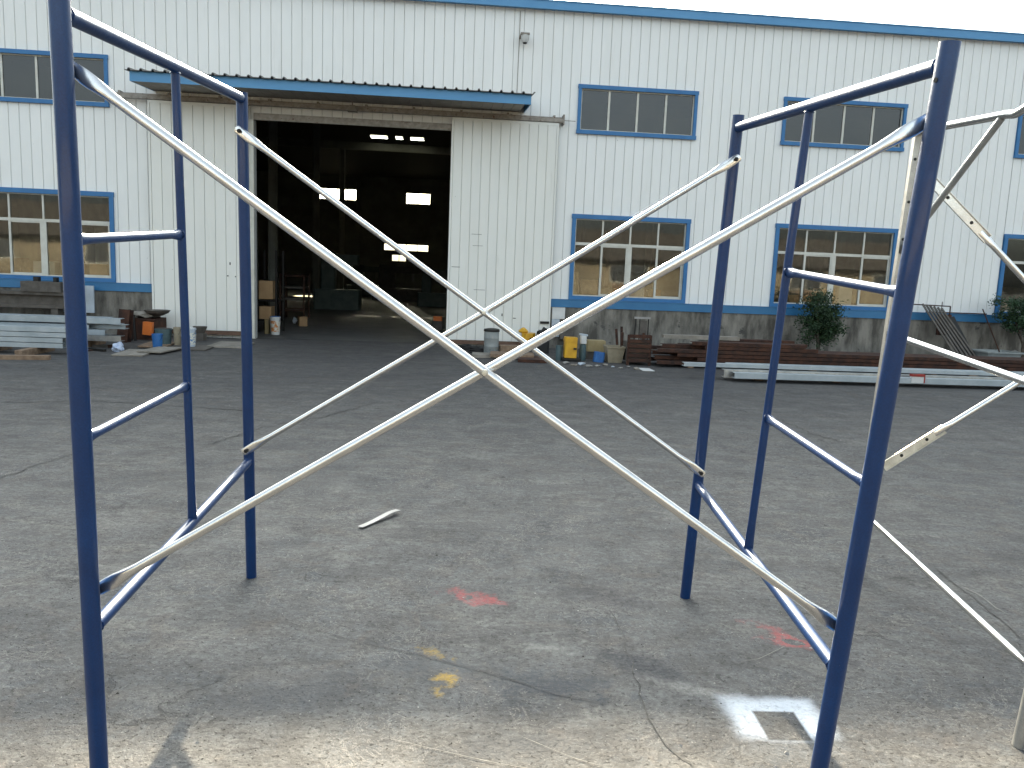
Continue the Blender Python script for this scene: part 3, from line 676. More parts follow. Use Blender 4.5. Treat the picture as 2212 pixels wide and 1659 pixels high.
def ladder_frame(NL, FL_, top_n, top_f, inner_t, inner_b, bot_n, bot_f, r1, r2, pins_n, pins_f, side, label, ztop_n, ztop_f):
    base = line_at_z(NL, 0); T = thing('scaffold_frame', label, 'scaffold frame', base, 'blue ladder frames of the scaffold')
    RL = .0245
    MB().pipe(line_at_z(NL, ztop_n), line_at_z(NL, 0), RL).build('leg', 'blue_tube', T, smooth=True)
    MB().pipe(line_at_z(FL_, ztop_f), line_at_z(FL_, 0), RL).build('leg', 'blue_tube', T, smooth=True)
    a, b = on(NL, *top_n), on(FL_, *top_f); TB = (a, b)
    MB().tube(a, b, .0205, 20).build('top_bar', 'blue_tube', T, smooth=True)
    c, d = on(NL, *bot_n), on(FL_, *bot_f); BB = (c, d)
    MB().tube(c, d, .0195, 20).build('bottom_bar', 'blue_tube', T, smooth=True)
    e, f = on(TB, *inner_t), on(BB, *inner_b); IP = (e, f)
    u = (f-e).normalized()
    MB().sweep([e, f-u*.12, f-u*.05, f-u*.012], [(.0145,.0145),(.0145,.0145),(.0165,.0125),(.018,.0105)], 16).build('inner_post', 'blue_tube', T, smooth=True)
    rods = []
    for (pn, pi_) in (r1, r2):
        g_, h_ = on(NL, *pn), on(IP, *pi_); u = (h_-g_).normalized(); Lh = (h_-g_).length
        R_ = MB().sweep([g_, g_+u*.035, g_+u*.085, h_-u*.09, h_-u*.04, h_-u*.004], [(.0105,.0185),(.011,.0175),(.0135,.0135),(.0135,.0135),(.010,.0185),(.010,.019)], 16, side=(0,0,1)).build('rung', 'blue_tube', T, smooth=True)
        rods.append((g_, h_, u))
    # weld beads round the joints
    wb = MB()
    def bead(p, u, r_, k=14):
        u = Vector(u).normalized(); v = u.orthogonal().normalized(); w_ = u.cross(v)
        ring = [p+(v*cos(2*pi*i/k)+w_*sin(2*pi*i/k))*(r_+random.uniform(-.0008,.001)) for i in range(k)]; ring.append(ring[0])
        wb.sweep(ring, [(.0032,.0032)]*len(ring), 6)
    for (p, q, r_, rr) in ((a, b, .0205, RL), (b, a, .0205, RL), (c, d, .0195, RL), (d, c, .0195, RL), (e, f, .0145, .0205)):
        u = (q-p).normalized(); bead(p+u*rr, u, r_)
    for g_, h_, u in rods: bead(g_+u*RL, u, .0150); bead(h_-u*.0145, u, .0150)
    tag(wb.build('weld_bead', 'blue_tube', T, smooth=True), kind='stuff')
    for pn, ln, sg in [(p, NL, 1) for p in pins_n] + [(p, FL_, -1) for p in pins_f]:
        q = on(ln, *pn); pb = MB(); pb.tube(q+Vector((0, sg*.018, 0)), q+Vector((0, sg*.052, 0)), .0055, 10)
        pb.tube(q+Vector((0, sg*.040, 0)), q+Vector((0, sg*.047, 0)), .0095, 6)
        pb.build('brace_pin', 'dark_steel', T)
    # punched hole near the leg top
    return T, base
A1n, B1n = (147,138), (208,1284); A2n, B2n = (1832,1370), (2021,252)
C1, D1, C2, D2 = (519,286), (537,970), (1513,1018), (1590,347)
ladder_frame(LN, LF, (129,25), (529,213), (376,150), (410,1122), (199,1360), (541,996), ((158,518),(388,506)), ((180,950),(397,833)), [A1n, B1n], [C1, D1], -1,
    'left blue tubular ladder frame, its near leg running out of the top of the picture', 2.19, 2.245)
ladder_frame(RN, RF, (2043,140), (1595,276), (1752,240), (1624,1185), (1812,1448), (1503,1046), ((1958,634),(1712,588)), ((1884,1052),(1664,903)), [A2n, B2n], [C2, D2], 1,
    'right blue tubular ladder frame with the open top of its near leg in view', line_at_z(RN,0).z+RN[0].z+.004, RF[0].z+.01)
# punched hole in right leg below the top bar
q = on(RN, 2024, 176); MB().tube(q+Vector((-.0225,-.010,0)), q+Vector((-.0247,-.0107,0)), .006, 12).build('leg_hole', 'black', bpy.data.objects['scaffold_frame.001'])

def brace_pts(p0, p1, mids):
    return [p0]+mids+[p1]
def brace_tube(p0, p1, mid, r, flat=.085, wide=.0195):
    """round tube from p0 to p1 through mid, both ends pressed flat; the faces of the flats look towards +-Y"""
    u0 = (mid-p0).normalized(); u1 = (p1-mid).normalized()
    P = [p0-u0*.022, p0-u0*.016, p0+u0*flat*.5, p0+u0*flat*.72, p0+u0*flat*.95, p0+u0*flat*1.25, p0+u0*flat*1.6, mid-u0*.02, mid+u1*.02, p1-u1*flat*1.6, p1-u1*flat*1.25, p1-u1*flat*.95, p1-u1*flat*.72, p1-u1*flat*.5, p1+u1*.016, p1+u1*.022]
    fl = (wide, .0035); S_ = [(wide*.45,.003), (wide*.85,.0035), fl, (wide*.98,.0050), (wide*.88,.0085), (wide*.76,.0120), (r,r), (r,r), (r,r), (r,r), (wide*.76,.0120), (wide*.88,.0085), (wide*.98,.0050), fl, (wide*.85,.0035), (wide*.45,.003)]
    return P, S_
def cross_brace(label, a0, a1, b0, b1, cross, sgn, r, group, riv_px, rings):
    base = Vector(a1); base.z = 0
    T = thing('cross_brace', label, 'cross brace', cross, group)
    off = Vector((0, sgn*.0135, 0))
    ends = []
    for (p, q, s_, nm) in ((a0, a1, -1, 0), (b0, b1, 1, 1)):
        mid = cross + Vector((0, s_*.0125, 0))
        P, S_ = brace_tube(p, q, mid, r)
        MB().sweep(P, S_, 18, side=(0,1,0)).build('brace_tube', 'galv', T, smooth=True)
        ends += [p, q]
    rv = MB(); c = cross+Vector((0,-.0275,0)); rv.lathe(c, [(.0,-.003),(.007,-.002),(.009,.002),(.009,.006)], 16, Matrix.Rotation(-pi/2, 4, 'X'))
    rv.tube(cross+Vector((0,-.03,0)), cross+Vector((0,.03,0)), .004, 10); rv.build('rivet', 'galv_flat', T, smooth=True)
    hb = MB()
    for p in ends:
        hb.tube(p+Vector((0,-.0052,0)), p+Vector((0,-.0040,0)), .0075, 14)
    hb.build('pin_hole', 'black', T)
    return T
off = Vector((0,.034,0))
def cross_at(px, py, y): return at(px, py, y)
a0 = on(LN, *A1n)+off; a1 = on(RN, *A2n)+off; b0 = on(LN, *B1n)+off; b1 = on(RN, *B2n)+off
ym = (a0.y+a1.y+b0.y+b1.y)/4
cross_brace('nearer galvanised cross brace, its two tubes riveted together in the middle of the picture', a0, a1, b0, b1, at(1048, 802.5, ym), 1, .0130, 'galvanised cross braces tying the two blue frames', None, None)
off = Vector((0,-.034,0))
a0 = on(LF, *C1)+off; a1 = on(RF, *C2)+off; b0 = on(LF, *D1)+off; b1 = on(RF, *D2)+off
ym = (a0.y+a1.y+b0.y+b1.y)/4
cross_brace('farther galvanised cross brace, joined to the two far blue legs', a0, a1, b0, b1, at(1046, 675, ym), -1, .0128, 'galvanised cross braces tying the two blue frames', None, None)

# galvanised walk-through frame at the right edge
GF0 = G(1843, 1235); GFt = at(1984, 292, 4.02); GN0 = G(2203, 1612); GNt = GN0+Vector((.16, -.02, 2.2))
T = thing('galvanised_frame', 'galvanised walk-through scaffold frame standing behind the right blue leg', 'scaffold frame', GN0)
def channel_leg(a, b, w_, name, m, holes_):
    mb = MB(); u = (b-a).normalized()
    t = .003; h = w_/2; d = .028
    mb.extrude([(-h,0),(h,0),(h,d),(h-t,d),(h-t,t),(-h+t,t),(-h+t,d),(-h,d)], a, b, upv=(0,-1,0))
    o_ = mb.build(name, m, T)
    hb = MB()
    for k in holes_:
        p = a.lerp(b, k)+Vector((0,-.0035,0)); hb.tube(p, p+Vector((0,-.001,0)), .0075, 12)
    if holes_: hb.build('leg_hole', 'black', T)
    return o_
channel_leg(GF0, GFt, .055, 'channel_leg', 'galv_dull', [.30,.42,.54,.66,.78,.86,.95])
MB().pipe(GN0, GNt, .0245).build('leg', 'galv_dull', T, smooth=True)
p = GN0.lerp(GNt, .075)+Vector((-.006,-.024,0)); MB().tube(p, p+Vector((0,-.0015,0)), .005, 10).build('leg_hole', 'black', T)
far = (GFt, GF0)
# arched head, mid rail, bottom rail, strut
e1 = on(far, 1988, 287); y1 = GNt.y
P1 = at(2045, 272, 3.82); P2 = at(2165, 249, 3.45); P3 = at(2212, 236, 3.32); P4 = GNt.lerp(P3, .45)+Vector((0,0,.12))
def spline(p, k=8):
    p = [p[0]*2-p[1]]+p+[p[-1]*2-p[-2]]; out = []
    for i in range(1, len(p)-2):
        for j in range(k):
            t = j/k; out.append(.5*((2*p[i])+(p[i+1]-p[i-1])*t+(2*p[i-1]-5*p[i]+4*p[i+1]-p[i+2])*t*t+(3*p[i]-p[i-1]-3*p[i+1]+p[i+2])*t**3))
    return out+[p[-2]]
ap = spline([e1, P1, P2, P3, P4, GNt-Vector((0,0,.02))])
MB().sweep(ap, [(.0175,.0175)]*len(ap), 16).build('arched_head', 'galv', T, smooth=True)
MB().sweep([P2-Vector((0,0,.01)), on(far, 1968, 545)], [(.015,.015)]*2, 14).build('strut', 'galv_dull', T, smooth=True)
near = (GNt, GN0)
m0 = on(far, 1935, 722); m1 = near[1].lerp(near[0], .30)
d_ = ray(2212, 826); yy = 3.05
mm = at(2212, 823, 3.15); MB().sweep([m0, mm, mm+(mm-m0)*.55], [(.0165,.0165)]*3, 16).build('mid_rail', 'galv', T, smooth=True)
b0 = on(far, 1872, 1107); bq = on(near, 2214, 1446)
MB().sweep([b0, b0.lerp(bq, .92), bq-(bq-b0).normalized()*.06, bq], [(.0150,.0150),(.0150,.0150),(.017,.009),(.02,.006)], 16, side=(0,1,0)).build('bottom_rail', 'galv', T, smooth=True)
# flat-ended braces going off to the right from the far leg
def plate_brace(p0, p1, p2, label, pm='galv_flat'):
    T2 = thing('flat_ended_brace', label, 'brace', p0, 'flat ended braces at the right edge')
    u = (p1-p0).normalized(); nrm = Vector((0,-1,0)); sd2 = u.cross(nrm).normalized(); h = .024; t = .003
    mb = MB(); mb.extrude([(-h,0),(h,0),(h,.010),(h-t,.010),(h-t,t),(-h+t,t),(-h+t,.010),(-h,.010)], p0, p1, upv=(0,-1,0)); mb.build('end_plate', pm, T2)
    hb = MB()
    for k in (.30, .72):
        q = p0.lerp(p1, k)+Vector((0,-.0035,0)); hb.tube(q, q+Vector((0,-.001,0)), .0085, 12)
    hb.build('bolt_hole', 'dark_steel', T2)
    v = (p2-p1).normalized(); MB().sweep([p1-v*.05, p1+v*.01, p1+v*.05, p2+v*1.5], [(.02,.004),(.019,.008),(.0145,.0145),(.0145,.0145)], 16, side=(0,1,0)).build('brace_tube', 'galv', T2, smooth=True)
yb = 3.95
plate_brace(at(1908,1008,yb), at(2038,926,yb), at(2205,823,yb), 'flat ended galvanised brace rising to the right from behind the right blue leg')
plate_brace(at(2010,388,yb), at(2132,517,yb), at(2212,603,yb), 'flat ended galvanised brace dropping to the right edge in front of the white wall', 'galv')

# ------------------------------------------------------------------ strip of metal on the ground
a, b = G(778, 1142), G(860, 1108); u = (b-a).normalized(); n2 = Vector((-u.y, u.x, 0))
mb = MB(); k = 8
vs = []
for i in range(k+1):
    p = a.lerp(b, i/k); z = .006+.03*(i/k)**2*sin(pi*i/k*.9)+.004
    for s_ in (-.018, .018):
        vs += [p+n2*s_+Vector((0,0,z)), p+n2*s_+Vector((0,0,z+.002))]
fs = []
for i in range(k):
    q = 4*i; fs += [(q, q+4, q+6, q+2), (q+1, q+3, q+7, q+5), (q, q+1, q+5, q+4), (q+2, q+6, q+7, q+3)]
fs += [(0,2,3,1), (4*k, 4*k+1, 4*k+3, 4*k+2)]
tag(mb.add(vs, fs).build('metal_strip', 'scrapmetal', origin=a), 'thin pale metal strip lying alone on the concrete between the scaffold legs', 'metal strip')
# grit and litter
rnd = random.Random(5); mb = MB(); md = MB()
for i in range(1500):
    y = 1.9+10*rnd.random()**1.8; x = rnd.uniform(-.85, .85)*y*.9; r = rnd.uniform(.0015, .0045)*(1 if rnd.random() < .93 else 2.0)
    t = mb if rnd.random() < .5 else md
    vs = [Vector((x+r*cos(k*pi*.5+i)*rnd.uniform(.6,1.3), y+r*sin(k*pi*.5+i)*rnd.uniform(.6,1.3), 0)) for k in range(4)]+[Vector((x, y, r*rnd.uniform(.4,.9)))]
    t.add(vs, [(0,1,4),(1,2,4),(2,3,4),(3,0,4)])
tag(mb.build('loose_grit', 'stone', normals=False), 'pale grit scattered over the concrete yard', 'grit', kind='stuff')
tag(md.build('dark_litter', 'darkgrit', normals=False), 'dark specks of litter scattered over the concrete yard', 'litter', kind='stuff')

# ------------------------------------------------------------------ channel beam stacks
def Cprof(w_, h): t = .006; return [(-w_/2,0),(w_/2,0),(w_/2,h),(-w_/2,h)]
def chan(w_, h):   # C section with the web facing the camera (side -)
    t = .007; return [(-w_/2,0),(w_/2,0),(w_/2,t),(-w_/2+t,t),(-w_/2+t,h-t),(w_/2,h-t),(w_/2,h),(-w_/2,h)]
def beam(name, label, cat, group, p0, length, w_, h, m, hollow=True, rot=0., dirv=None):
    d = (dirv or FX).copy(); d.rotate(Matrix.Rotation(rot, 3, 'Z')); p1 = p0+d*length
    mb = MB(); prof = chan(w_, h) if hollow else Cprof(w_, h)
    # side axis of extrude = up x dir * -1 ; the web (-) must face the yard
    sidev = Vector((0,0,1)).cross(d)*-1
    if sidev.y > 0: pr = prof
    else: pr = [(-x_, y_) for x_, y_ in reversed(prof)]
    mb.extrude(pr, p0, p1)
    return tag(mb.build(name, m, origin=p0), label, cat, group)
def timber(px, py, length, along, label, w_=.10, h=.09, rot=0., m='wood', name='timber_block'):
    p = G(px, py); mb = MB(); ax = FX if along else FN; d = ax.copy(); d.rotate(Matrix.Rotation(rot, 3, 'Z'))
    mb.extrude([(-w_/2,0),(w_/2,0),(w_/2,h),(-w_/2,h)], p, p+d*length); return tag(mb.build(name, m, origin=p), label, 'timber')
# front stack at the left edge
base = G(139, 766)
timber(40, 772, 1.0, False, 'timber bearer under the front end of the left pale channel stack', .10, .10)
timber(-60, 768, 1.0, False, 'timber bearer under the left pale channel stack at the picture edge', .10, .10)
p = G(0, 776); q = G(108, 777); mb = MB(); mb.extrude([(-.05,0),(.05,0),(.05,.06),(-.05,.06)], q, p-(q-p)*1.2); tag(mb.build('timber_plank', 'wood', origin=q), 'brown timber plank lying on the concrete in front of the left beam stack', 'timber')
lay = ['bottom', 'second', 'third', 'top']; hh = .070
for i in range(4):
    for j in range(2):
        e = base + FN*(.14*j+.02) + Vector((0,0,.10+i*(hh+.010)))
        if i >= 2: e = e + FX*(.14+.05*j)
        beam('channel_beam', f'{lay[i]} pale galvanised channel in the {"front" if j == 0 else "back"} row of the left front stack', 'steel beam', 'pale channels stacked at the left', e-FX*6.2, 6.2, .125, hh, 'beamwhite')
base2 = G(239, 752)
for k, dx in enumerate((.4, 2.4)):
    pp = base2-FX*dx-Vector((0,0,0)); mb = MB(); mb.extrude([(-.05,0),(.05,0),(.05,.12),(-.05,.12)], pp-FN*.1, pp+FN*.7)
    tag(mb.build('timber_block', 'wood', origin=pp), ('timber bearer under the right end of the rear left beam stack' if k == 0 else 'timber bearer under the middle of the rear left beam stack'), 'timber')
for i in range(4):
    for j in range(2):
        e = base2 + FN*(.2*j) + Vector((0,0,.12+i*.095))
        e = e - FX*(.25*((i+j) % 3)-.2)
        beam('channel_beam', f'{lay[i]} pale channel in the {"front" if j == 0 else "back"} row of the rear left stack by the wall', 'steel beam', 'pale channels stacked by the wall at the left', e-FX*7, 7., .17, .09 if i != 2 else .07, 'beamwhite' if i else 'galv_dull')
# long dark beam and machine near the wall at the left edge
pw = FM @ Vector((-8.15, -.62, .52))
mb = MB(FM); mb.box(-11, -.62, .50, -8.35, -.38, .56).box(-11, -.62, .74, -8.35, -.38, .80).box(-11, -.52, .56, -8.35, -.48, .74)
for x in (-10.6, -8.6): mb.box(x-.06, -.60, .0, x+.06, -.40, .50)
tag(mb.build('steel_trestle', 'machine', origin=FM @ Vector((-9.5,-.5,0))), 'long dark steel beam on legs in front of the plinth at the left edge', 'steel beam')
mm_ = thing('drill_head', 'dark machine head with two studs standing on the long beam at the left edge', 'machine', FM @ Vector((-8.75,-.5,.8)))
MB(FM).box(-9.15, -.66, .80, -8.45, -.36, .985).build('housing', 'machine', mm_)
MB(FM).box(-8.97, -.56, .985, -8.88, -.46, 1.07).build('stud', 'dark_steel', mm_); MB(FM).box(-8.62, -.56, .985, -8.56, -.46, 1.07).build('stud', 'dark_steel', mm_)
MB(FM).box(-8.45, -.54, .93, -8.16, -.48, .975).box(-8.20, -.54, .80, -8.155, -.48, .93).box(-8.36, -.54, .78, -8.155, -.49, .80).build('hooked_arm', 'machine', mm_)
mb = MB(FM).box(-8.62, -.30, .42, -8.02, -.26, .93)
tag(mb.build('painted_sheet', 'palesheet', origin=FM @ Vector((-8.3,-.28,.4))), 'pale blue painted metal sheet leaning upright behind the machine head', 'metal sheet')
# right: rusty bars, timbers, pale channels
R0 = G(1416, 792)
for i in range(6):
    for j in range(4):
        lenr = (8.5-.3*((i*3+j) % 4)) if i < 4 else 2.0-.25*j
        e = R0 + FN*(.16*j) + FX*(.35*((i*2+j) % 3)) + Vector((0,0,.055+i*.068)) + FX*(.12*(i-3) if i > 3 else 0)
        if i > 4 and j > 1: continue
        ly = ['bottom','second','third','fourth','fifth','sixth'][i]; rw = ['front','second','third','rear'][j]
        beam('rusty_bar', f'rusty steel bar, {ly} layer and {rw} row of the long brown stack below the windows', 'steel bar', 'rusty bars stacked along the right wall', e, lenr, .14, .058, 'rust' if (i+j) % 3 else 'rustdark', rot=-.012)
for k in range(4):
    e = R0 + FX*(.6+2.2*k) - FN*.05; mb = MB(); mb.extrude([(-.05,0),(.05,0),(.05,.05),(-.05,.05)], e, e+FN*.8)
    tag(mb.build('timber_block', 'wood', origin=e), f'timber bearer under the rusty bar stack, {["first","second","third","fourth"][k]} from its left end', 'timber')
e = R0 + Vector((0,0,.47)) + FN*.12
def sitbeam(px, py, Y, length, w_, h, m, label, name='timber_plank', cat='timber', rot=0., hollow=False):
    p = at(px, py, Y); return beam(name, label, cat, None, p, length, w_, h, m, hollow, rot)
sitbeam(1431, 730, R0.y+.35, 1.35, .16, .065, 'board', 'pale plank on top of the rusty bars at their left end', rot=-.02)
sitbeam(1556, 737, R0.y+.45, 1.30, .20, .050, 'rust', 'rust-brown plank on top of the rusty bars behind the right blue frame', rot=-.02)
sitbeam(1551, 753, R0.y+.15, 1.5, .16, .080, 'wood', 'thick brown timber on top of the rusty bars in front of the brown plank', rot=-.012)
PB = [((1475,791), .9, 0.09, 'short'), ]
q1 = G(1560, 812); q2 = G(1586, 824)
beam('channel_beam', 'pale galvanised channel starting behind the far right blue leg, just above the rusty bars base', 'steel beam', 'long pale channels at the right', at(1475, 790, G(1480,815).y), 9, .12, .055, 'beamwhite', rot=-.012)
beam('channel_beam', 'upper pale galvanised channel of the front pair on the right, in front of the rusty bars', 'steel beam', 'long pale channels at the right', at(1568, 791, G(1570,822).y+.35), 9, .12, .055, 'beamwhite', rot=-.012)
beam('channel_beam', 'lower front pale galvanised channel on the right, nearest the yard', 'steel beam', 'long pale channels at the right', at(1583, 816, G(1583,824).y), 9, .14, .085, 'beamwhite', rot=-.012)
beam('channel_beam', 'pale channel lying behind the lower front one on the right with its open end showing', 'steel beam', 'long pale channels at the right', at(1560, 814, G(1583,824).y+.16), 9, .14, .12, 'galv_dull', rot=-.012)
for px in (1640, 1810, 1990, 2160):
    e = G(px, 822+(px-1640)*.022); mb = MB(); mb.extrude([(-.06,0),(.06,0),(.06,.075),(-.06,.075)], e, e+FN*.7)
    tag(mb.build('timber_block', 'wood', origin=e), f'small timber block under the pale channels, {["nearest their left end","second from their left end","third from their left end","near the right picture edge"][(1640,1810,1990,2160).index(px)]}', 'timber')
p = at(1980, 827, G(1980,835).y-.10)
tk = thing('red_tin', 'red and white painted tin hooked over the lower front pale channel', 'tin', p)
MB().cbox(p, (.20,.05,.10), FT).build('tin_body', 'white', tk); MB().cbox(p+Vector((0,-.002,.10)), (.215,.07,.035), FT).build('red_rim', 'red', tk); MB().cbox(p+FX*.105+Vector((0,-.001,0)), (.02,.055,.10), FT).build('red_side', 'red', tk)

# ------------------------------------------------------------------ clutter by the left door
def put(px0, px1, py_top, py_base, dback=0.):
    P = G((px0+px1)/2, py_base); P = P + Vector((0, dback, 0)); s_ = PXM(P); return P, (px1-px0)/s_, (py_base-py_top)/s_
# standing I-section
P, w_, h_ = put(256, 279, 669, 739)
mb = MB(); t = .012; pr = [(-w_/2,-.08),(w_/2,-.08),(w_/2,-.08+t),(t/2,-.08+t),(t/2,.08-t),(w_/2,.08-t),(w_/2,.08),(-w_/2,.08),(-w_/2,.08-t),(-t/2,.08-t),(-t/2,-.08+t),(-w_/2,-.08+t)]
mb.extrude(pr, P, P+Vector((.04,.05,h_)), upv=(0,1,0)); tag(mb.build('rusty_post', 'rust', origin=P), 'short rusty I-section steel post standing upright near the left door', 'steel post')
for k, (x0, x1, hgt) in enumerate(((281,287,.55),(289,296,.45))):
    P, w_, h_ = put(x0, x1, 690, 736); mb = MB(); mb.extrude([(-.02,-.012),(.02,-.012),(.02,.012),(-.02,.012)], P, P+Vector((-.10,.16,hgt)), upv=(0,1,0))
    tag(mb.build('steel_bar', 'dark_steel', origin=P), ('leaning dark steel bar beside the rusty upright post' if k == 0 else 'shorter leaning dark bar between the rusty post and the rusty bin'), 'steel bar')
P, w_, h_ = put(286, 334, 689, 734, .25)
rb = thing('rusty_bin', 'rust-brown steel bin piled with scrap beside the left sliding door', 'bin', P)
x, y, t = w_/2, .26, .012; mb = MB(Matrix.Translation(P))
mb.box(-x,-y,0,x,y,t).box(-x,-y,t,-x+t,y,h_).box(x-t,-y,t,x,y,h_).box(-x+t,-y,t,x-t,-y+t,h_).box(-x+t,y-t,t,x-t,y,h_); mb.build('bin_body', 'rust', rb)
MB(Matrix.Translation(P)).box(-x-.02,-y-.02,h_-.03,x+.02,-y-.001,h_).build('rim', 'rustdark', rb)
PT = P+Vector((0,0,h_))
mb = MB(); mb.blob(PT+Vector((-.08,.05,.06)), (.26,.2,.07), 3, 2, .3); tag(mb.build('cement_sack', 'board', origin=PT), 'crumpled pale sack lying on the rusty bin', 'sack')
mb = MB(); mb.lathe(PT+Vector((.15,0,.05)), [(.10,0),(.20,.05),(.235,.10),(.225,.10),(.19,.055),(.09,.012)], 20); tag(mb.build('dark_basin', 'machine', origin=PT+Vector((.15,0,.05))), 'dark shallow basin tipped on top of the rusty bin', 'basin')
bin_P = P.copy(); P = at(319, 723, bin_P.y-.40); s_ = PXM(P); w_, h_ = 22/s_, 29/s_; mb = MB(); mb.cbox(P, (w_*.9,.13,h_*.95), .1, .08, .02)
tag(mb.build('orange_can', 'orange', origin=P), 'bright orange plastic can in front of the rusty bin', 'can')
def bucket(px0, px1, pt, pb, m, label, name='bucket', lid=None, lab=None, handle=True, dback=0.):
    P, w_, h_ = put(px0, px1, pt, pb, dback); r = w_/2; T = thing(name, label, 'bucket', P)
    MB().lathe(P, [(r*.80,0),(r*.96,h_*.93),(r*1.0,h_*.93),(r*1.0,h_),(r*.93,h_),(r*.90,h_*.9),(r*.75,.02)], 24).build('bucket_body', m, T, smooth=True)
    if lid: MB().lathe(P+Vector((0,0,h_-.006)), [(r*.9,0),(r*.95,.012),(r*.4,.02)], 24).build('contents', lid, T)
    if lab: MB().lathe(P, [(r*.85,h_*.18),(r*.955,h_*.78),(r*.96,h_*.78),(r*.855,h_*.18)], 24).build('label_band', lab, T, smooth=True)
    if handle:
        hp = [P+Vector((r*1.02*cos(a_), -r*1.02*abs(sin(a_))*.6-.01, h_*.92-.12*abs(sin(a_)))) for a_ in [pi*k/10 for k in range(11)]]
        MB().sweep(hp, [(.003,.003)]*11, 6).build('wire_handle', 'dark_steel', T)
    return T
bucket(336, 372, 710, 747, 'teal', 'dark blue-green tub with wide rim beside the orange can', lid='darkgrit' if False else 'dark_steel')
bucket(343, 366, 718, 750, 'blueplastic', 'bright blue plastic bucket in front of the dark tub', dback=-.25)
bucket(370, 386, 708, 749, 'tan', 'tan paint bucket half hidden behind the blue inner post', lab=None, dback=.1)
bucket(398, 424, 709, 751, 'palesheet', 'pale blue and white paint bucket with printed label before the left sliding door', lid='white', lab='label')
P, w_, h_ = put(424, 441, 714, 735); mb = MB(); mb.lathe(P+Vector((0,0,.14)), [(.08,0),(.13,.12),(.12,.12),(.07,.01)], 18)
mb.box(P.x-.09, P.y-.09, 0, P.x+.09, P.y+.09, .14); tag(mb.build('pot_on_block', 'machine', origin=P), 'small dark pot standing on a block right of the labelled paint bucket', 'pot')
P, w_, h_ = put(245, 267, 739, 760); mb = MB(); mb.blob(P+Vector((0,0,h_*.45)), (w_*.5,.10,h_*.5), 8, 3, .28)
tag(mb.build('plastic_bag', 'bag', origin=P), 'crumpled pale blue plastic bag lying on the boards at the left', 'plastic bag')
def flat_board(px0, px1, pya, pyb, z, m, label, rot=0., name='flat_board', th=.02, dep=None):
    a, b = G(px0, pyb), G(px1, pyb); c = (a+b)/2; wd = (b-a).length; q = G((px0+px1)/2, pya); dp = dep or max(.12, (q-c).length)
    mb = MB(); mb.cbox(c+Vector((0,dp/2,z)), (wd,dp,th), FT+rot, 0, .02); return tag(mb.build(name, m, origin=c), label, 'board')
flat_board(228, 300, 757, 770, .004, 'board', 'grey-brown board lying flat nearest the yard at the left', .05)
flat_board(292, 352, 755, 766, .03, 'board', 'pale board with a raised corner lying right of the plastic bag', -.12)
flat_board(285, 348, 742, 753, .02, 'wood', 'brown board on the ground below the rusty bin', .08)
flat_board(345, 440, 747, 757, .004, 'machine', 'dark flattened sheet under the buckets', .02)
flat_board(440, 520, 741, 752, .004, 'board', 'grey board lying in front of the left sliding door', -.02, th=.03)
# scraps of dark steel on the ground
rnd = random.Random(9)
SL = ['dark rusty offcut just right of the left front beam stack', 'flat dark steel offcut left of the pale blue bag', 'small dark offcut behind the pale blue bag', 'thin rusty offcut between the bag and the upright rusty post', 'dark steel offcut in front of the blue bucket']
for k, lb in enumerate(SL):
    px = 178+24*k+(40 if k == 4 else 0); P = G(px, 750+rnd.uniform(0,14)); ln_ = rnd.uniform(.25,.55); mb = MB(); a_ = rnd.uniform(-.5,.5)
    mb.cbox(P, (ln_, rnd.uniform(.03,.09), rnd.uniform(.02,.05)), a_, 0, .005); tag(mb.build('scrap_piece', ['rustdark','dark_steel','machine'][k % 3], origin=P), lb, 'scrap metal', 'dark scrap offcuts at the left')

# ------------------------------------------------------------------ clutter between the right door and the bar stack
P, w_, h_ = put(1044, 1077, 709, 765)
T = thing('grey_drum', 'tall grey cylindrical drum standing in front of the right sliding door', 'drum', P); r = w_/2
MB().lathe(P, [(r*.93,0),(r*.97,.02),(r*.96,h_*.3),(r*.98,h_*.31),(r*.96,h_*.33),(r*.97,h_*.62),(r*.99,h_*.63),(r*.97,h_*.65),(r*.97,h_*.88)], 28).build('drum_body', 'greydrum', T, smooth=True)
MB().lathe(P+Vector((0,0,h_*.88)), [(r*1.03,0),(r*1.05,h_*.02),(r*1.0,h_*.09),(r*.5,h_*.12)], 28).build('lid', 'dark_steel', T, smooth=True)
P, w_, h_ = put(1079, 1122, 746, 766); mb = MB(); mb.cbox(P, (w_,.25,h_), FT+.05, 0, .01); tag(mb.build('wooden_crate', 'wood', origin=P), 'weathered brown wooden block right of the grey drum', 'wooden block')
# coiled hose left of the drum
for k, (px, py, R_) in enumerate(((1010,757,.20),(1032,762,.17))):
    c = G(px, py); mb = MB()
    for j in range(3):
        ring = [c+Vector((R_*(1-.08*j)*cos(a_), R_*.6*(1-.08*j)*sin(a_), .025+.03*j+.01*sin(3*a_+j))) for a_ in [2*pi*i/22 for i in range(23)]]
        mb.sweep(ring, [(.015,.015)]*23, 8)
    tag(mb.build('coiled_hose', 'black', origin=c), ('black coiled hose on the ground left of the grey drum, farther left coil' if k == 0 else 'black coiled hose touching the foot of the grey drum'), 'hose')
flat_board(990, 1042, 738, 745, 0, 'brownrail', 'rusty angle iron lying along the foot of the right sliding door', 0, 'angle_iron', .06, .1)
for k, (a_, b_, c_, d_, m_, tx) in enumerate(((1020,1090,768,774,'board','long pale plank in front of the grey drum'),(1060,1150,770,777,'wood','brown plank lying behind the longest brown plank'),(1121,1180,775,784,'rust','reddish plank at the yard side of the clutter below the near brace'))):
    flat_board(a_, b_, c_, d_, .004+.03*(k == 1), m_, tx, -.05-.03*k, 'flat_board', .05)
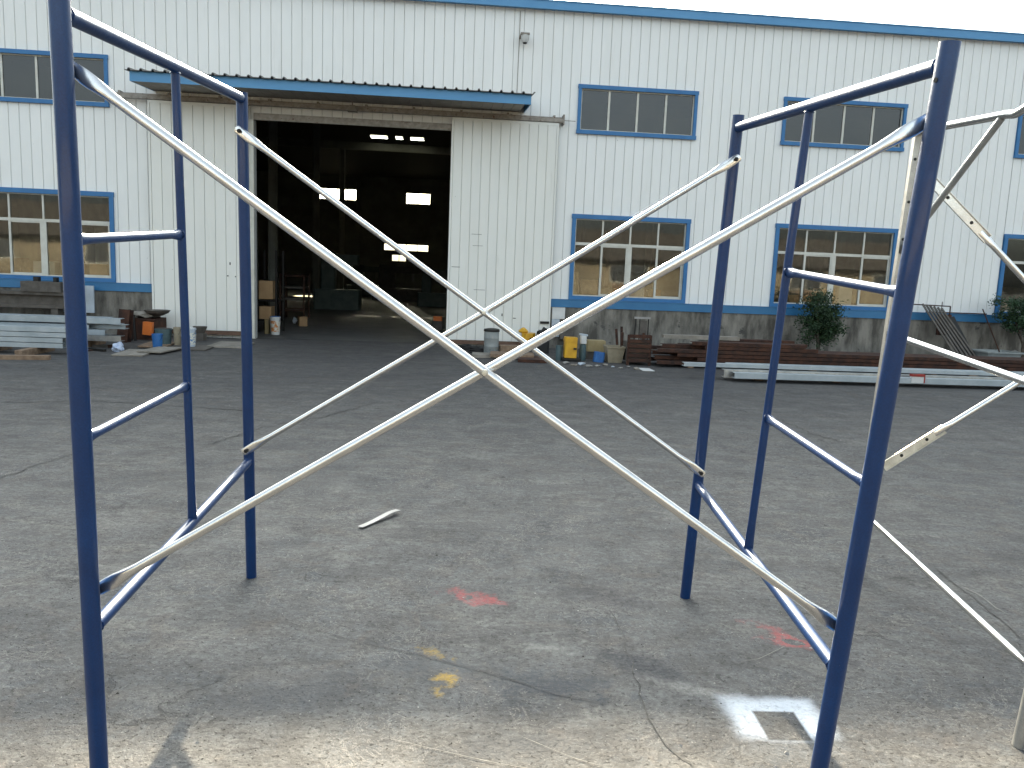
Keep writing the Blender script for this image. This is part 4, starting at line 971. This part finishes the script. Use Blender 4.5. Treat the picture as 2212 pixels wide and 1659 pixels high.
# yellow engine
P, w_, h_ = put(1123, 1157, 712, 760, .1)
T = thing('yellow_engine', 'yellow rounded engine unit with dark fittings behind the brown planks', 'engine', P)
MB().cbox(P+Vector((0,0,h_*.45)), (w_*.85,.28,h_*.38), FT, 0, .06).build('tank', 'yellow', T); MB().lathe(P+Vector((-.1,0,h_*.83)), [(.08,0),(.10,.03),(.06,.07),(.02,.10)], 16).build('filler_cap', 'yellow', T, smooth=True)
MB().cbox(P, (w_*.8,.26,h_*.45), FT, 0, .03).build('crankcase', 'machine', T)
MB().tube(P+Vector((.06,-.16,h_*.55)), P+Vector((.06,-.19,h_*.55)), .045, 16).tube(P+Vector((.14,-.1,h_*.5)), P+Vector((.18,-.12,h_*.95)), .018, 10).build('fitting', 'dark_steel', T, smooth=True)
P, w_, h_ = put(1160, 1185, 722, 765, .25); mb = MB(); mb.cbox(P, (w_,.3,h_), FT, 0, .05); mb.blob(P+Vector((0,0,h_)), (w_*.5,.15,.08), 4, 2, .3); tag(mb.build('dark_sack', 'black', origin=P), 'dark lumpy sack standing right of the yellow engine', 'sack')
P, w_, h_ = put(1199, 1214, 746, 778); mb = MB(); mb.lathe(P, [(w_*.42,0),(w_*.5,h_),(w_*.45,h_),(w_*.38,.02)], 18); tag(mb.build('teal_bin', 'teal', origin=P), 'dark green bin close to the left side of the yellow cabinet', 'bin')
P, w_, h_ = put(1217, 1243, 728, 779)
T = thing('yellow_cabinet', 'narrow yellow metal cabinet with a handle standing on a small trolley', 'cabinet', P)
MB().cbox(P+Vector((0,0,.06)), (w_,.22,h_-.06), FT, .02, .015).build('cabinet_body', 'yellow', T)
MB().cbox(P+Vector((0,-.001,h_-.075)), (w_*1.02,.235,.05), FT, .02, .01).build('lid', 'yellow', T)
MB().cbox(P+Vector((w_*.38,-.125,h_*.50)), (.05,.03,.03), FT).build('latch', 'dark_steel', T)
MB().cbox(P+Vector((.02,0,.02)), (w_*1.5,.3,.03), FT).build('trolley_base', 'dark_steel', T)
P, w_, h_ = put(1251, 1264, 742, 779)
T = thing('gas_cylinder', 'slim grey-green cylinder with a pale head beside the yellow cabinet', 'cylinder', P)
MB().lathe(P, [(.055,0),(.06,.02),(.06,h_*.9),(.03,h_)], 18).build('cylinder_body', 'teal', T, smooth=True)
MB().cbox(P+Vector((0,-.01,h_)), (.11,.10,.14), FT, 0, .02).build('pale_head', 'white', T); MB().cbox(P+Vector((0,0,h_+.14)), (.14,.12,.03), FT, .1).build('cap', 'palesheet', T)
P, w_, h_ = put(1266, 1305, 737, 776, .12); P.z = 0
mb = MB(); mb.cbox(P+Vector((0,0,h_*.42)), (w_,.28,h_*.6), FT, 0, .01); tag(mb.build('mustard_box', 'mustard', origin=P), 'mustard brown box standing above the blue crate', 'box')
mb = MB(); mb.cbox(P, (w_*.9,.24,h_*.42), FT); tag(mb.build('dark_crate', 'machine', origin=P), 'dark crate carrying the mustard brown box', 'crate')
P, w_, h_ = put(1281, 1303, 760, 782); mb = MB(); mb.cbox(P, (w_,.14,h_), FT+.1, .1, .03); tag(mb.build('blue_crate', 'blueplastic', origin=P), 'blue plastic crate low in front of the mustard brown box', 'crate')
P, w_, h_ = put(1305, 1345, 747, 782)
T = thing('tan_basket', 'tapered tan tub wider at its rim than its base', 'tub', P); hw, hb_ = w_/2, w_*.36
def frust(M2, a, b, d0, d1, z0, z1): return MB(M2).add([(-a,-d0,z0),(a,-d0,z0),(a,d0,z0),(-a,d0,z0),(-b,-d1,z1),(b,-d1,z1),(b,d1,z1),(-b,d1,z1)], [(0,3,2,1),(0,1,5,4),(1,2,6,5),(2,3,7,6),(3,0,4,7)])
MT = Matrix.Translation(P) @ Matrix.Rotation(FT, 4, 'Z')
frust(MT, hb_, hw*.97, .13, .17, 0, h_*.93).build('tub_body', 'tan', T)
MB(MT).box(-hw,-.185,h_*.90,hw,-.165,h_).box(-hw,.165,h_*.90,hw,.185,h_).box(-hw,-.165,h_*.90,-hw+.02,.165,h_).box(hw-.02,-.165,h_*.90,hw,.165,h_).build('rim', 'tan', T)
for k, (px, pt, pb) in enumerate(((1340,716,778),(1348,711,780))):
    P = G(px, pb)+Vector((0,.35,0)); s_ = PXM(P); hgt = (pb-pt)/s_; mb = MB(); mb.extrude([(-.022,-.02),(.022,-.02),(.022,.02),(-.022,.02)], P, P+Vector((-.05+.03*k,.1,hgt)), upv=(0,1,0))
    tag(mb.build('stake', 'rustdark', origin=P), ('dark stake leaning behind the tan tub, the shorter left one' if k == 0 else 'taller dark stake leaning behind the right side of the tan tub'), 'stake')
P, w_, h_ = put(1353, 1400, 722, 790, .3)
T = thing('rusty_crate', 'rust-brown slatted steel crate left of the rusty bar stack', 'crate', P); MT = Matrix.Translation(P) @ Matrix.Rotation(FT, 4, 'Z')
fm_ = MB(MT)
for sx_ in (-1,1):
    for sy_ in (-1,1): fm_.box(sx_*w_/2-.02, sy_*.25-.02, 0, sx_*w_/2+.02, sy_*.25+.02, h_*.95)
fm_.build('crate_frame', 'rustdark', T)
for k in range(6):
    z = .06+k*h_*.15; MB(MT).box(-w_/2, -.285, z, w_/2, -.271, z+h_*.105).build('slat', 'rust' if k % 2 else 'rustdark', T)
MB(MT).box(-w_/2+.02, -.22, .05, w_/2-.02, .22, h_*.7).build('load', 'machine', T)
P, w_, h_ = put(1373, 1404, 693, 789, .45)
T = thing('trolley_frame', 'dark upright trolley frame with a pale top bar behind the rusty crate', 'trolley', P); MT = Matrix.Translation(P) @ Matrix.Rotation(FT, 4, 'Z')
MB(MT).tube((-w_/2,0,0), (-w_/2+.03,0,h_), .012, 10).tube((w_/2,0,0), (w_/2,0,h_), .012, 10).tube((-w_/2+.1,0,0), (-w_/2+.1,0,h_), .008, 8).build('upright', 'dark_steel', T)
MB(MT).box(-w_/2, -.02, h_-.02, w_/2+.03, .01, h_+.015).build('top_bar', 'scrapmetal', T)
MB(MT).box(-w_/2+.12, .012, h_*.35, w_/2-.02, .02, h_-.05).build('back_plate', 'machine', T)
# white box and pale sheet on the plinth beside the door
mb = MB(FM).box(.74, -.14, .60, 1.00, -.077, .83); tag(mb.build('meter_box', 'white', origin=FM @ Vector((.87,-.1,.6))), 'small white box fixed to the plinth under the blue trim beside the right door', 'box')
mb = MB(FM).box(.74, -.13, .24, .90, -.10, .598); tag(mb.build('pale_sheet', 'palesheet', origin=FM @ Vector((.82,-.11,.24))), 'narrow pale sheet standing against the plinth below the small white box', 'metal sheet')
mb = MB(FM).box(.92, -.20, .20, 1.18, -.08, .55); tag(mb.build('dark_cabinet', 'machine', origin=FM @ Vector((1.05,-.14,.2))), 'dark metal cabinet on the plinth right of the narrow pale sheet', 'cabinet')
# bits on the ground along the clutter edge
rnd = random.Random(21)
RL_ = ['grey rubble lump below the yellow cabinet','pale rubble lump right of the yellow cabinet trolley','pale blue scrap below the slim cylinder','grey rubble lump in front of the dark crate','small grey lump in front of the blue crate','pale lump at the left foot of the tan tub','pale blue scrap in front of the tan tub','grey lump at the right foot of the tan tub','grey lump in front of the stakes','pale lump in front of the rusty crate']
for k, lb in enumerate(RL_):
    px = 1222+17*k; P = G(px, 789+.05*(px-1235)+rnd.uniform(-3,3)); r = rnd.uniform(.025,.06); mb = MB(); mb.blob(P+Vector((0,0,r*.4)), (r*1.4,r,r*.55), 50+k, 1, .3)
    tag(mb.build('rubble_piece', ['rock','board','palesheet','rock','rock','board','palesheet','rock','rock','board'][k], origin=P), lb, 'rubble', 'rubble pieces before the clutter')
flat_board(1388, 1412, 796, 802, .002, 'white', 'white scrap of paper lying at the edge of the yard concrete', .0, 'paper_scrap', .004)

# ------------------------------------------------------------------ rack, tub, rocks, shrubs at the right wall
Pr = G(2015, 772)+Vector((0,1.4,0))
T = thing('steel_profile_rack', 'bundle of thin steel profiles leaning on a rusty rod rack at the right', 'rack', Pr)
def wl(x, z, dy): return FM @ Vector((x, dy, z))
for k in range(6):
    x = 8.42+.085*k; MB().extrude([(-.018,-.012),(.018,-.012),(.018,.012),(-.018,.012)], wl(x+.45,.0,-1.15), wl(x,1.18-.015*k,-.30), upv=(0,1,0)).build('profile', 'machine', T)
for a_, b_, r_, nm in ((wl(7.95,1.17,-.30), wl(9.05,1.15,-.28), .012, 'cross_rod'), (wl(8.5,1.02,-.32), wl(9.85,1.02,-.30), .012, 'cross_rod'),
        (wl(9.75,1.12,-.3), wl(9.9,.1,-.9), .012, 'rod'), (wl(9.05,1.15,-.28), wl(9.05,.5,-.3), .014, 'rod'), (wl(8.85,1.24,-.3), wl(8.85,.9,-.3), .008, 'rod')):
    MB().tube(a_, b_, r_, 8).build(nm, 'rustdark', T)
MB(FM).box(8.78, -.36, .55, 9.05, -.30, .98).build('rust_plate', 'rust', T)
mb = MB(); mb.extrude([(-.15,0),(.15,0),(.15,.02),(-.15,.02)], wl(9.15,.0,-1.0), wl(8.95,.9,-.35), upv=(0,-1,0)); tag(mb.build('dark_board', 'black', origin=wl(9.15,0,-1)), 'black board leaning on the plinth right of the steel profiles', 'board')
P = FM @ Vector((9.6,-1.05,0)); T = thing('wash_tub', 'grey tub standing on the ground below the right mid rail', 'tub', P); MT = Matrix.Translation(P) @ Matrix.Rotation(FT, 4, 'Z')
frust(MT, .28, .36, .22, .28, 0, .30).build('tub_body', 'greydrum', T); MB(MT).box(-.39,-.31,.29,.39,-.28,.32).box(-.39,.28,.29,.39,.31,.32).box(-.39,-.28,.29,-.36,.28,.32).box(.36,-.28,.29,.39,.28,.32).build('rim', 'greydrum', T)
for k, (x, dy, r) in enumerate(((8.6,-1.4,.16),(10.55,-1.3,.17),(10.75,-.8,.20),(11.0,-1.4,.15),(10.35,-.6,.22),(11.3,-.9,.14))):
    P = FM @ Vector((x,dy,0)); mb = MB(); mb.blob(P+Vector((0,0,r*.55)), (r*1.1,r*.9,r*.75), 70+k, 2, .22)
    tag(mb.build('rock', 'rock', origin=P), ['grey rock by the foot of the leaning profiles','flat grey rock at the right end of the grey tub','larger grey rock behind the right end of the tub','small grey rock at the foot of the right tree','rounded grey boulder against the plinth behind the tub','small grey rock at the right picture edge'][k], 'rock')
def shrub(name, P, h, crown, nleaf, m, label, cat, stems, trunk_h, seed, lz=1.):
    rnd = random.Random(seed); T = thing(name, label, cat, P)
    tb = MB(); 
    for k in range(stems):
        a_ = 2*pi*k/stems+rnd.random(); top = P+Vector((crown[0]*.55*cos(a_), crown[1]*.55*sin(a_), h*rnd.uniform(.6,.85)))
        mid = P+Vector((.1*cos(a_)*trunk_h, .1*sin(a_)*trunk_h, h*trunk_h)); tb.sweep([P+Vector((0,0,-.01)), mid, (mid+top)/2+Vector((rnd.uniform(-.03,.03),0,.02)), top], [(.03,.03),(.02,.02),(.013,.013),(.005,.005)], 8)
    tb.build('trunk', 'bark', T, smooth=True)
    cl = [(P+Vector((max(-.9,min(.9,rnd.gauss(0,.42)))*crown[0], max(-.9,min(.9,rnd.gauss(0,.42)))*crown[1], h-crown[2]+max(-.8,min(.8,rnd.gauss(0,.45)))*crown[2])), rnd.uniform(.07,.17)) for _ in range(44)]
    lf = MB(); vs = []; fs = []
    for i in range(nleaf):
        c, r = rnd.choice(cl); p = c+Vector((rnd.gauss(0,r*.6), rnd.gauss(0,r*.6), rnd.gauss(0,r*.55))); s_ = rnd.uniform(.018,.038)*lz
        d = Vector((rnd.gauss(0,1), rnd.gauss(0,1), rnd.gauss(-.2,.7))).normalized(); q = d.orthogonal().normalized(); q.rotate(Matrix.Rotation(rnd.random()*6, 3, d)); nz = d.cross(q)
        k = len(vs); vs += [p-d*s_, p+q*s_*.45+nz*s_*.12, p+d*s_, p-q*s_*.45+nz*s_*.12]; fs.append((k,k+1,k+2,k+3))
    lf.v = vs; lf.f = fs; o_ = lf.build('crown', m, T, normals=False)
    return T
PB_ = FM @ Vector((6.05,-.75,.0))
shrub('shrub', PB_, 1.33, (.42,.34,.52), 7500, 'leaf', 'bushy green shrub in front of the plinth below the second lower window from the door', 'shrub', 5, .25, 3)
shrub('small_tree', FM @ Vector((10.42,-.75,0)), 1.36, (.55,.42,.36), 7500, 'leaf2', 'small dense tree with bare forked trunk at the right picture edge', 'tree', 5, .32, 8)

# ------------------------------------------------------------------ inside the doorway and behind the panes
def ibox(px0, px1, pt, pb, Y, dep, m, label, name, cat, rot=0., bev=.01):
    a = at((px0+px1)/2, pb, Y); s_ = PXM(a); w_ = (px1-px0)/s_; h_ = (pb-pt)/s_; mb = MB(); mb.cbox(a+Vector((0,dep/2,0)), (w_,dep,h_), FT+rot, 0, bev); return tag(mb.build(name, m, origin=a), label, cat), a, w_, h_
T = thing('storage_shelf', 'dark steel shelf just inside the doorway carrying cardboard boxes', 'shelf', at(580, 725, 17.1))
for (px, ) in ((556,),(597,)):
    a = at(px, 722, 17.05); MB().box(a.x-.02, a.y-.02, 0.004, a.x+.02, a.y+.02, 1.75).box(a.x-.02, a.y+.5, 0.004, a.x+.02, a.y+.54, 1.75).build('shelf_post', 'dark_steel', T)
for py in (647, 690):
    a = at(554, py, 17.05); b = at(598, py+1, 17.05); MB().box(a.x, a.y-.02, a.z-.03, b.x, a.y+.55, a.z-.005).build('shelf_board', 'dark_steel', T)
ibox(557, 587, 607, 646, 17.05, .4, 'cardboard', 'large cardboard box on the upper shelf inside the doorway', 'cardboard_box', 'cardboard box')
ibox(558, 584, 662, 689, 17.05, .35, 'cardboard', 'smaller cardboard box on the lower shelf inside the doorway', 'cardboard_box', 'cardboard box')
ibox(571, 580, 690, 727, 16.75, .12, 'mustard', 'narrow olive board standing upright inside the door jamb', 'upright_board', 'board')
bucket(583, 606, 684, 723, 'white', 'white paint bucket with blue lid and orange label just inside the doorway', lid='blueplastic', lab='label2')
P, w_, h_ = put(645, 662, 684, 704); mb = MB(); mb.cbox(P, (w_,.3,h_), FT+.3, 0, .01); tag(mb.build('cardboard_box', 'cardboard', origin=P), 'single cardboard box standing on the workshop floor', 'cardboard box')
P, w_, h_ = put(632, 641, 690, 699); mb = MB(); mb.blob(P+Vector((0,0,.08)), (w_/2,.12,.09), 5, 2, .2); tag(mb.build('grey_bag', 'palesheet', origin=P), 'small pale bag on the workshop floor left of the single box', 'bag')
P, w_, h_ = put(606, 656, 592, 690)
T = thing('steel_rack', 'tall open steel rack with rusty shelves inside the workshop', 'rack', P); MT = Matrix.Translation(P) @ Matrix.Rotation(FT, 4, 'Z')
for sx_ in (-1, 1):
    for y in (0, .8): MB(MT).box(sx_*w_/2-.025, y-.025, .004, sx_*w_/2+.025, y+.025, h_).build('rack_post', 'rustdark', T)
for k, z in enumerate((.18,.42,.68,.93)): MB(MT).box(-w_/2, -.02, h_*z, w_/2, .82, h_*z+.05).build('rack_shelf', 'rust' if k in (0, 3) else 'machine', T)
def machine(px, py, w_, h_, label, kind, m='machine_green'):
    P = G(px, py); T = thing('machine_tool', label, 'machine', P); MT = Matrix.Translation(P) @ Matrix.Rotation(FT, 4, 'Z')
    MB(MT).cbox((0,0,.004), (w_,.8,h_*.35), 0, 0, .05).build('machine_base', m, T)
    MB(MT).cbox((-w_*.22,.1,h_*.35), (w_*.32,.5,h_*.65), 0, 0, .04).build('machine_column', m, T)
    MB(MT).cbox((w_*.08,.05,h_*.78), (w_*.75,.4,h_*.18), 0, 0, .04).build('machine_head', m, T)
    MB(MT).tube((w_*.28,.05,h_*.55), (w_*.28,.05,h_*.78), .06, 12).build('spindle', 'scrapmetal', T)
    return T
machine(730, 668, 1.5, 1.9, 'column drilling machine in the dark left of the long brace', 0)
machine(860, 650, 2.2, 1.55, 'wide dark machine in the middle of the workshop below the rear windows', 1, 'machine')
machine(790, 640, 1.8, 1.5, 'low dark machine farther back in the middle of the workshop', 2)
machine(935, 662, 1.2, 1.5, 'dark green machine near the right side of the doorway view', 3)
P = G(945, 712); T = thing('fuel_can_stand', 'small stand with an orange can at the right edge of the doorway', 'can', P); MB().cbox(P, (.22,.2,.22), FT).build('stand', 'machine', T); MB().cbox(P+Vector((0,0,.22)), (.22,.18,.11), FT, 0, .02).build('orange_can', 'orange', T)
# things standing behind each lower window
rnd = random.Random(33); names = ['left', 'first right', 'second right', 'third right']
for wi, (x0, x1) in enumerate(lo_w[1:5]):
    mb = MB(FM).box(x0-.1, .5, .90, x1+.1, 1.2, .95).box(x0, .6, .004, x0+.06, 1.1, .90).box(x1-.06, .6, .004, x1, 1.1, .90)
    tag(mb.build('window_bench', 'wood', origin=FM @ Vector(((x0+x1)/2,.85,.0))), f'wooden bench seen through the {names[wi]} lower window', 'bench')
    x = x0+.05; k = 0
    while x < x1-.3:
        w_ = rnd.uniform(.25,.6); h_ = rnd.uniform(.15,.60); m_ = rnd.choice(['cardboard','cardboard','tan','board','machine','palesheet','wood'])
        mb = MB(FM); mb.cbox((x+w_/2, rnd.uniform(.75,.95), .952), (w_*.92, .35, h_), rnd.uniform(-.1,.1), 0, .01)
        kind_ = {'cardboard':'cardboard box','tan':'tan sack-coloured box','board':'pale box','machine':'dark tool case','palesheet':'pale blue carton','wood':'wooden box'}[m_]
        tag(mb.build('stored_box', m_, origin=FM @ Vector((x+w_/2,.85,.952))), f'{kind_} on the bench behind the {names[wi]} lower window, {["first","second","third","fourth","fifth","sixth","seventh","eighth"][k]} from the left', 'box'); x += w_+rnd.uniform(.03,.2); k += 1
    mb = MB(FM); mb.box(x0+.2, 2.2, .004, x0+1.1, 2.7, 2.2).box(x0+1.5, 2.4, .004, x1-.05, 2.8, 1.6)
    tag(mb.build('storage_cabinet', 'machine', origin=FM @ Vector((x0+.6,2.4,0))), f'dull brown storage cabinets standing behind the bench of the {names[wi]} lower window', 'cabinet')

sc.render.engine = 'CYCLES'
sc.cycles.max_bounces = 5; sc.cycles.diffuse_bounces = 3; sc.cycles.glossy_bounces = 3; sc.cycles.transparent_max_bounces = 6; sc.cycles.caustics_reflective = False; sc.cycles.caustics_refractive = False
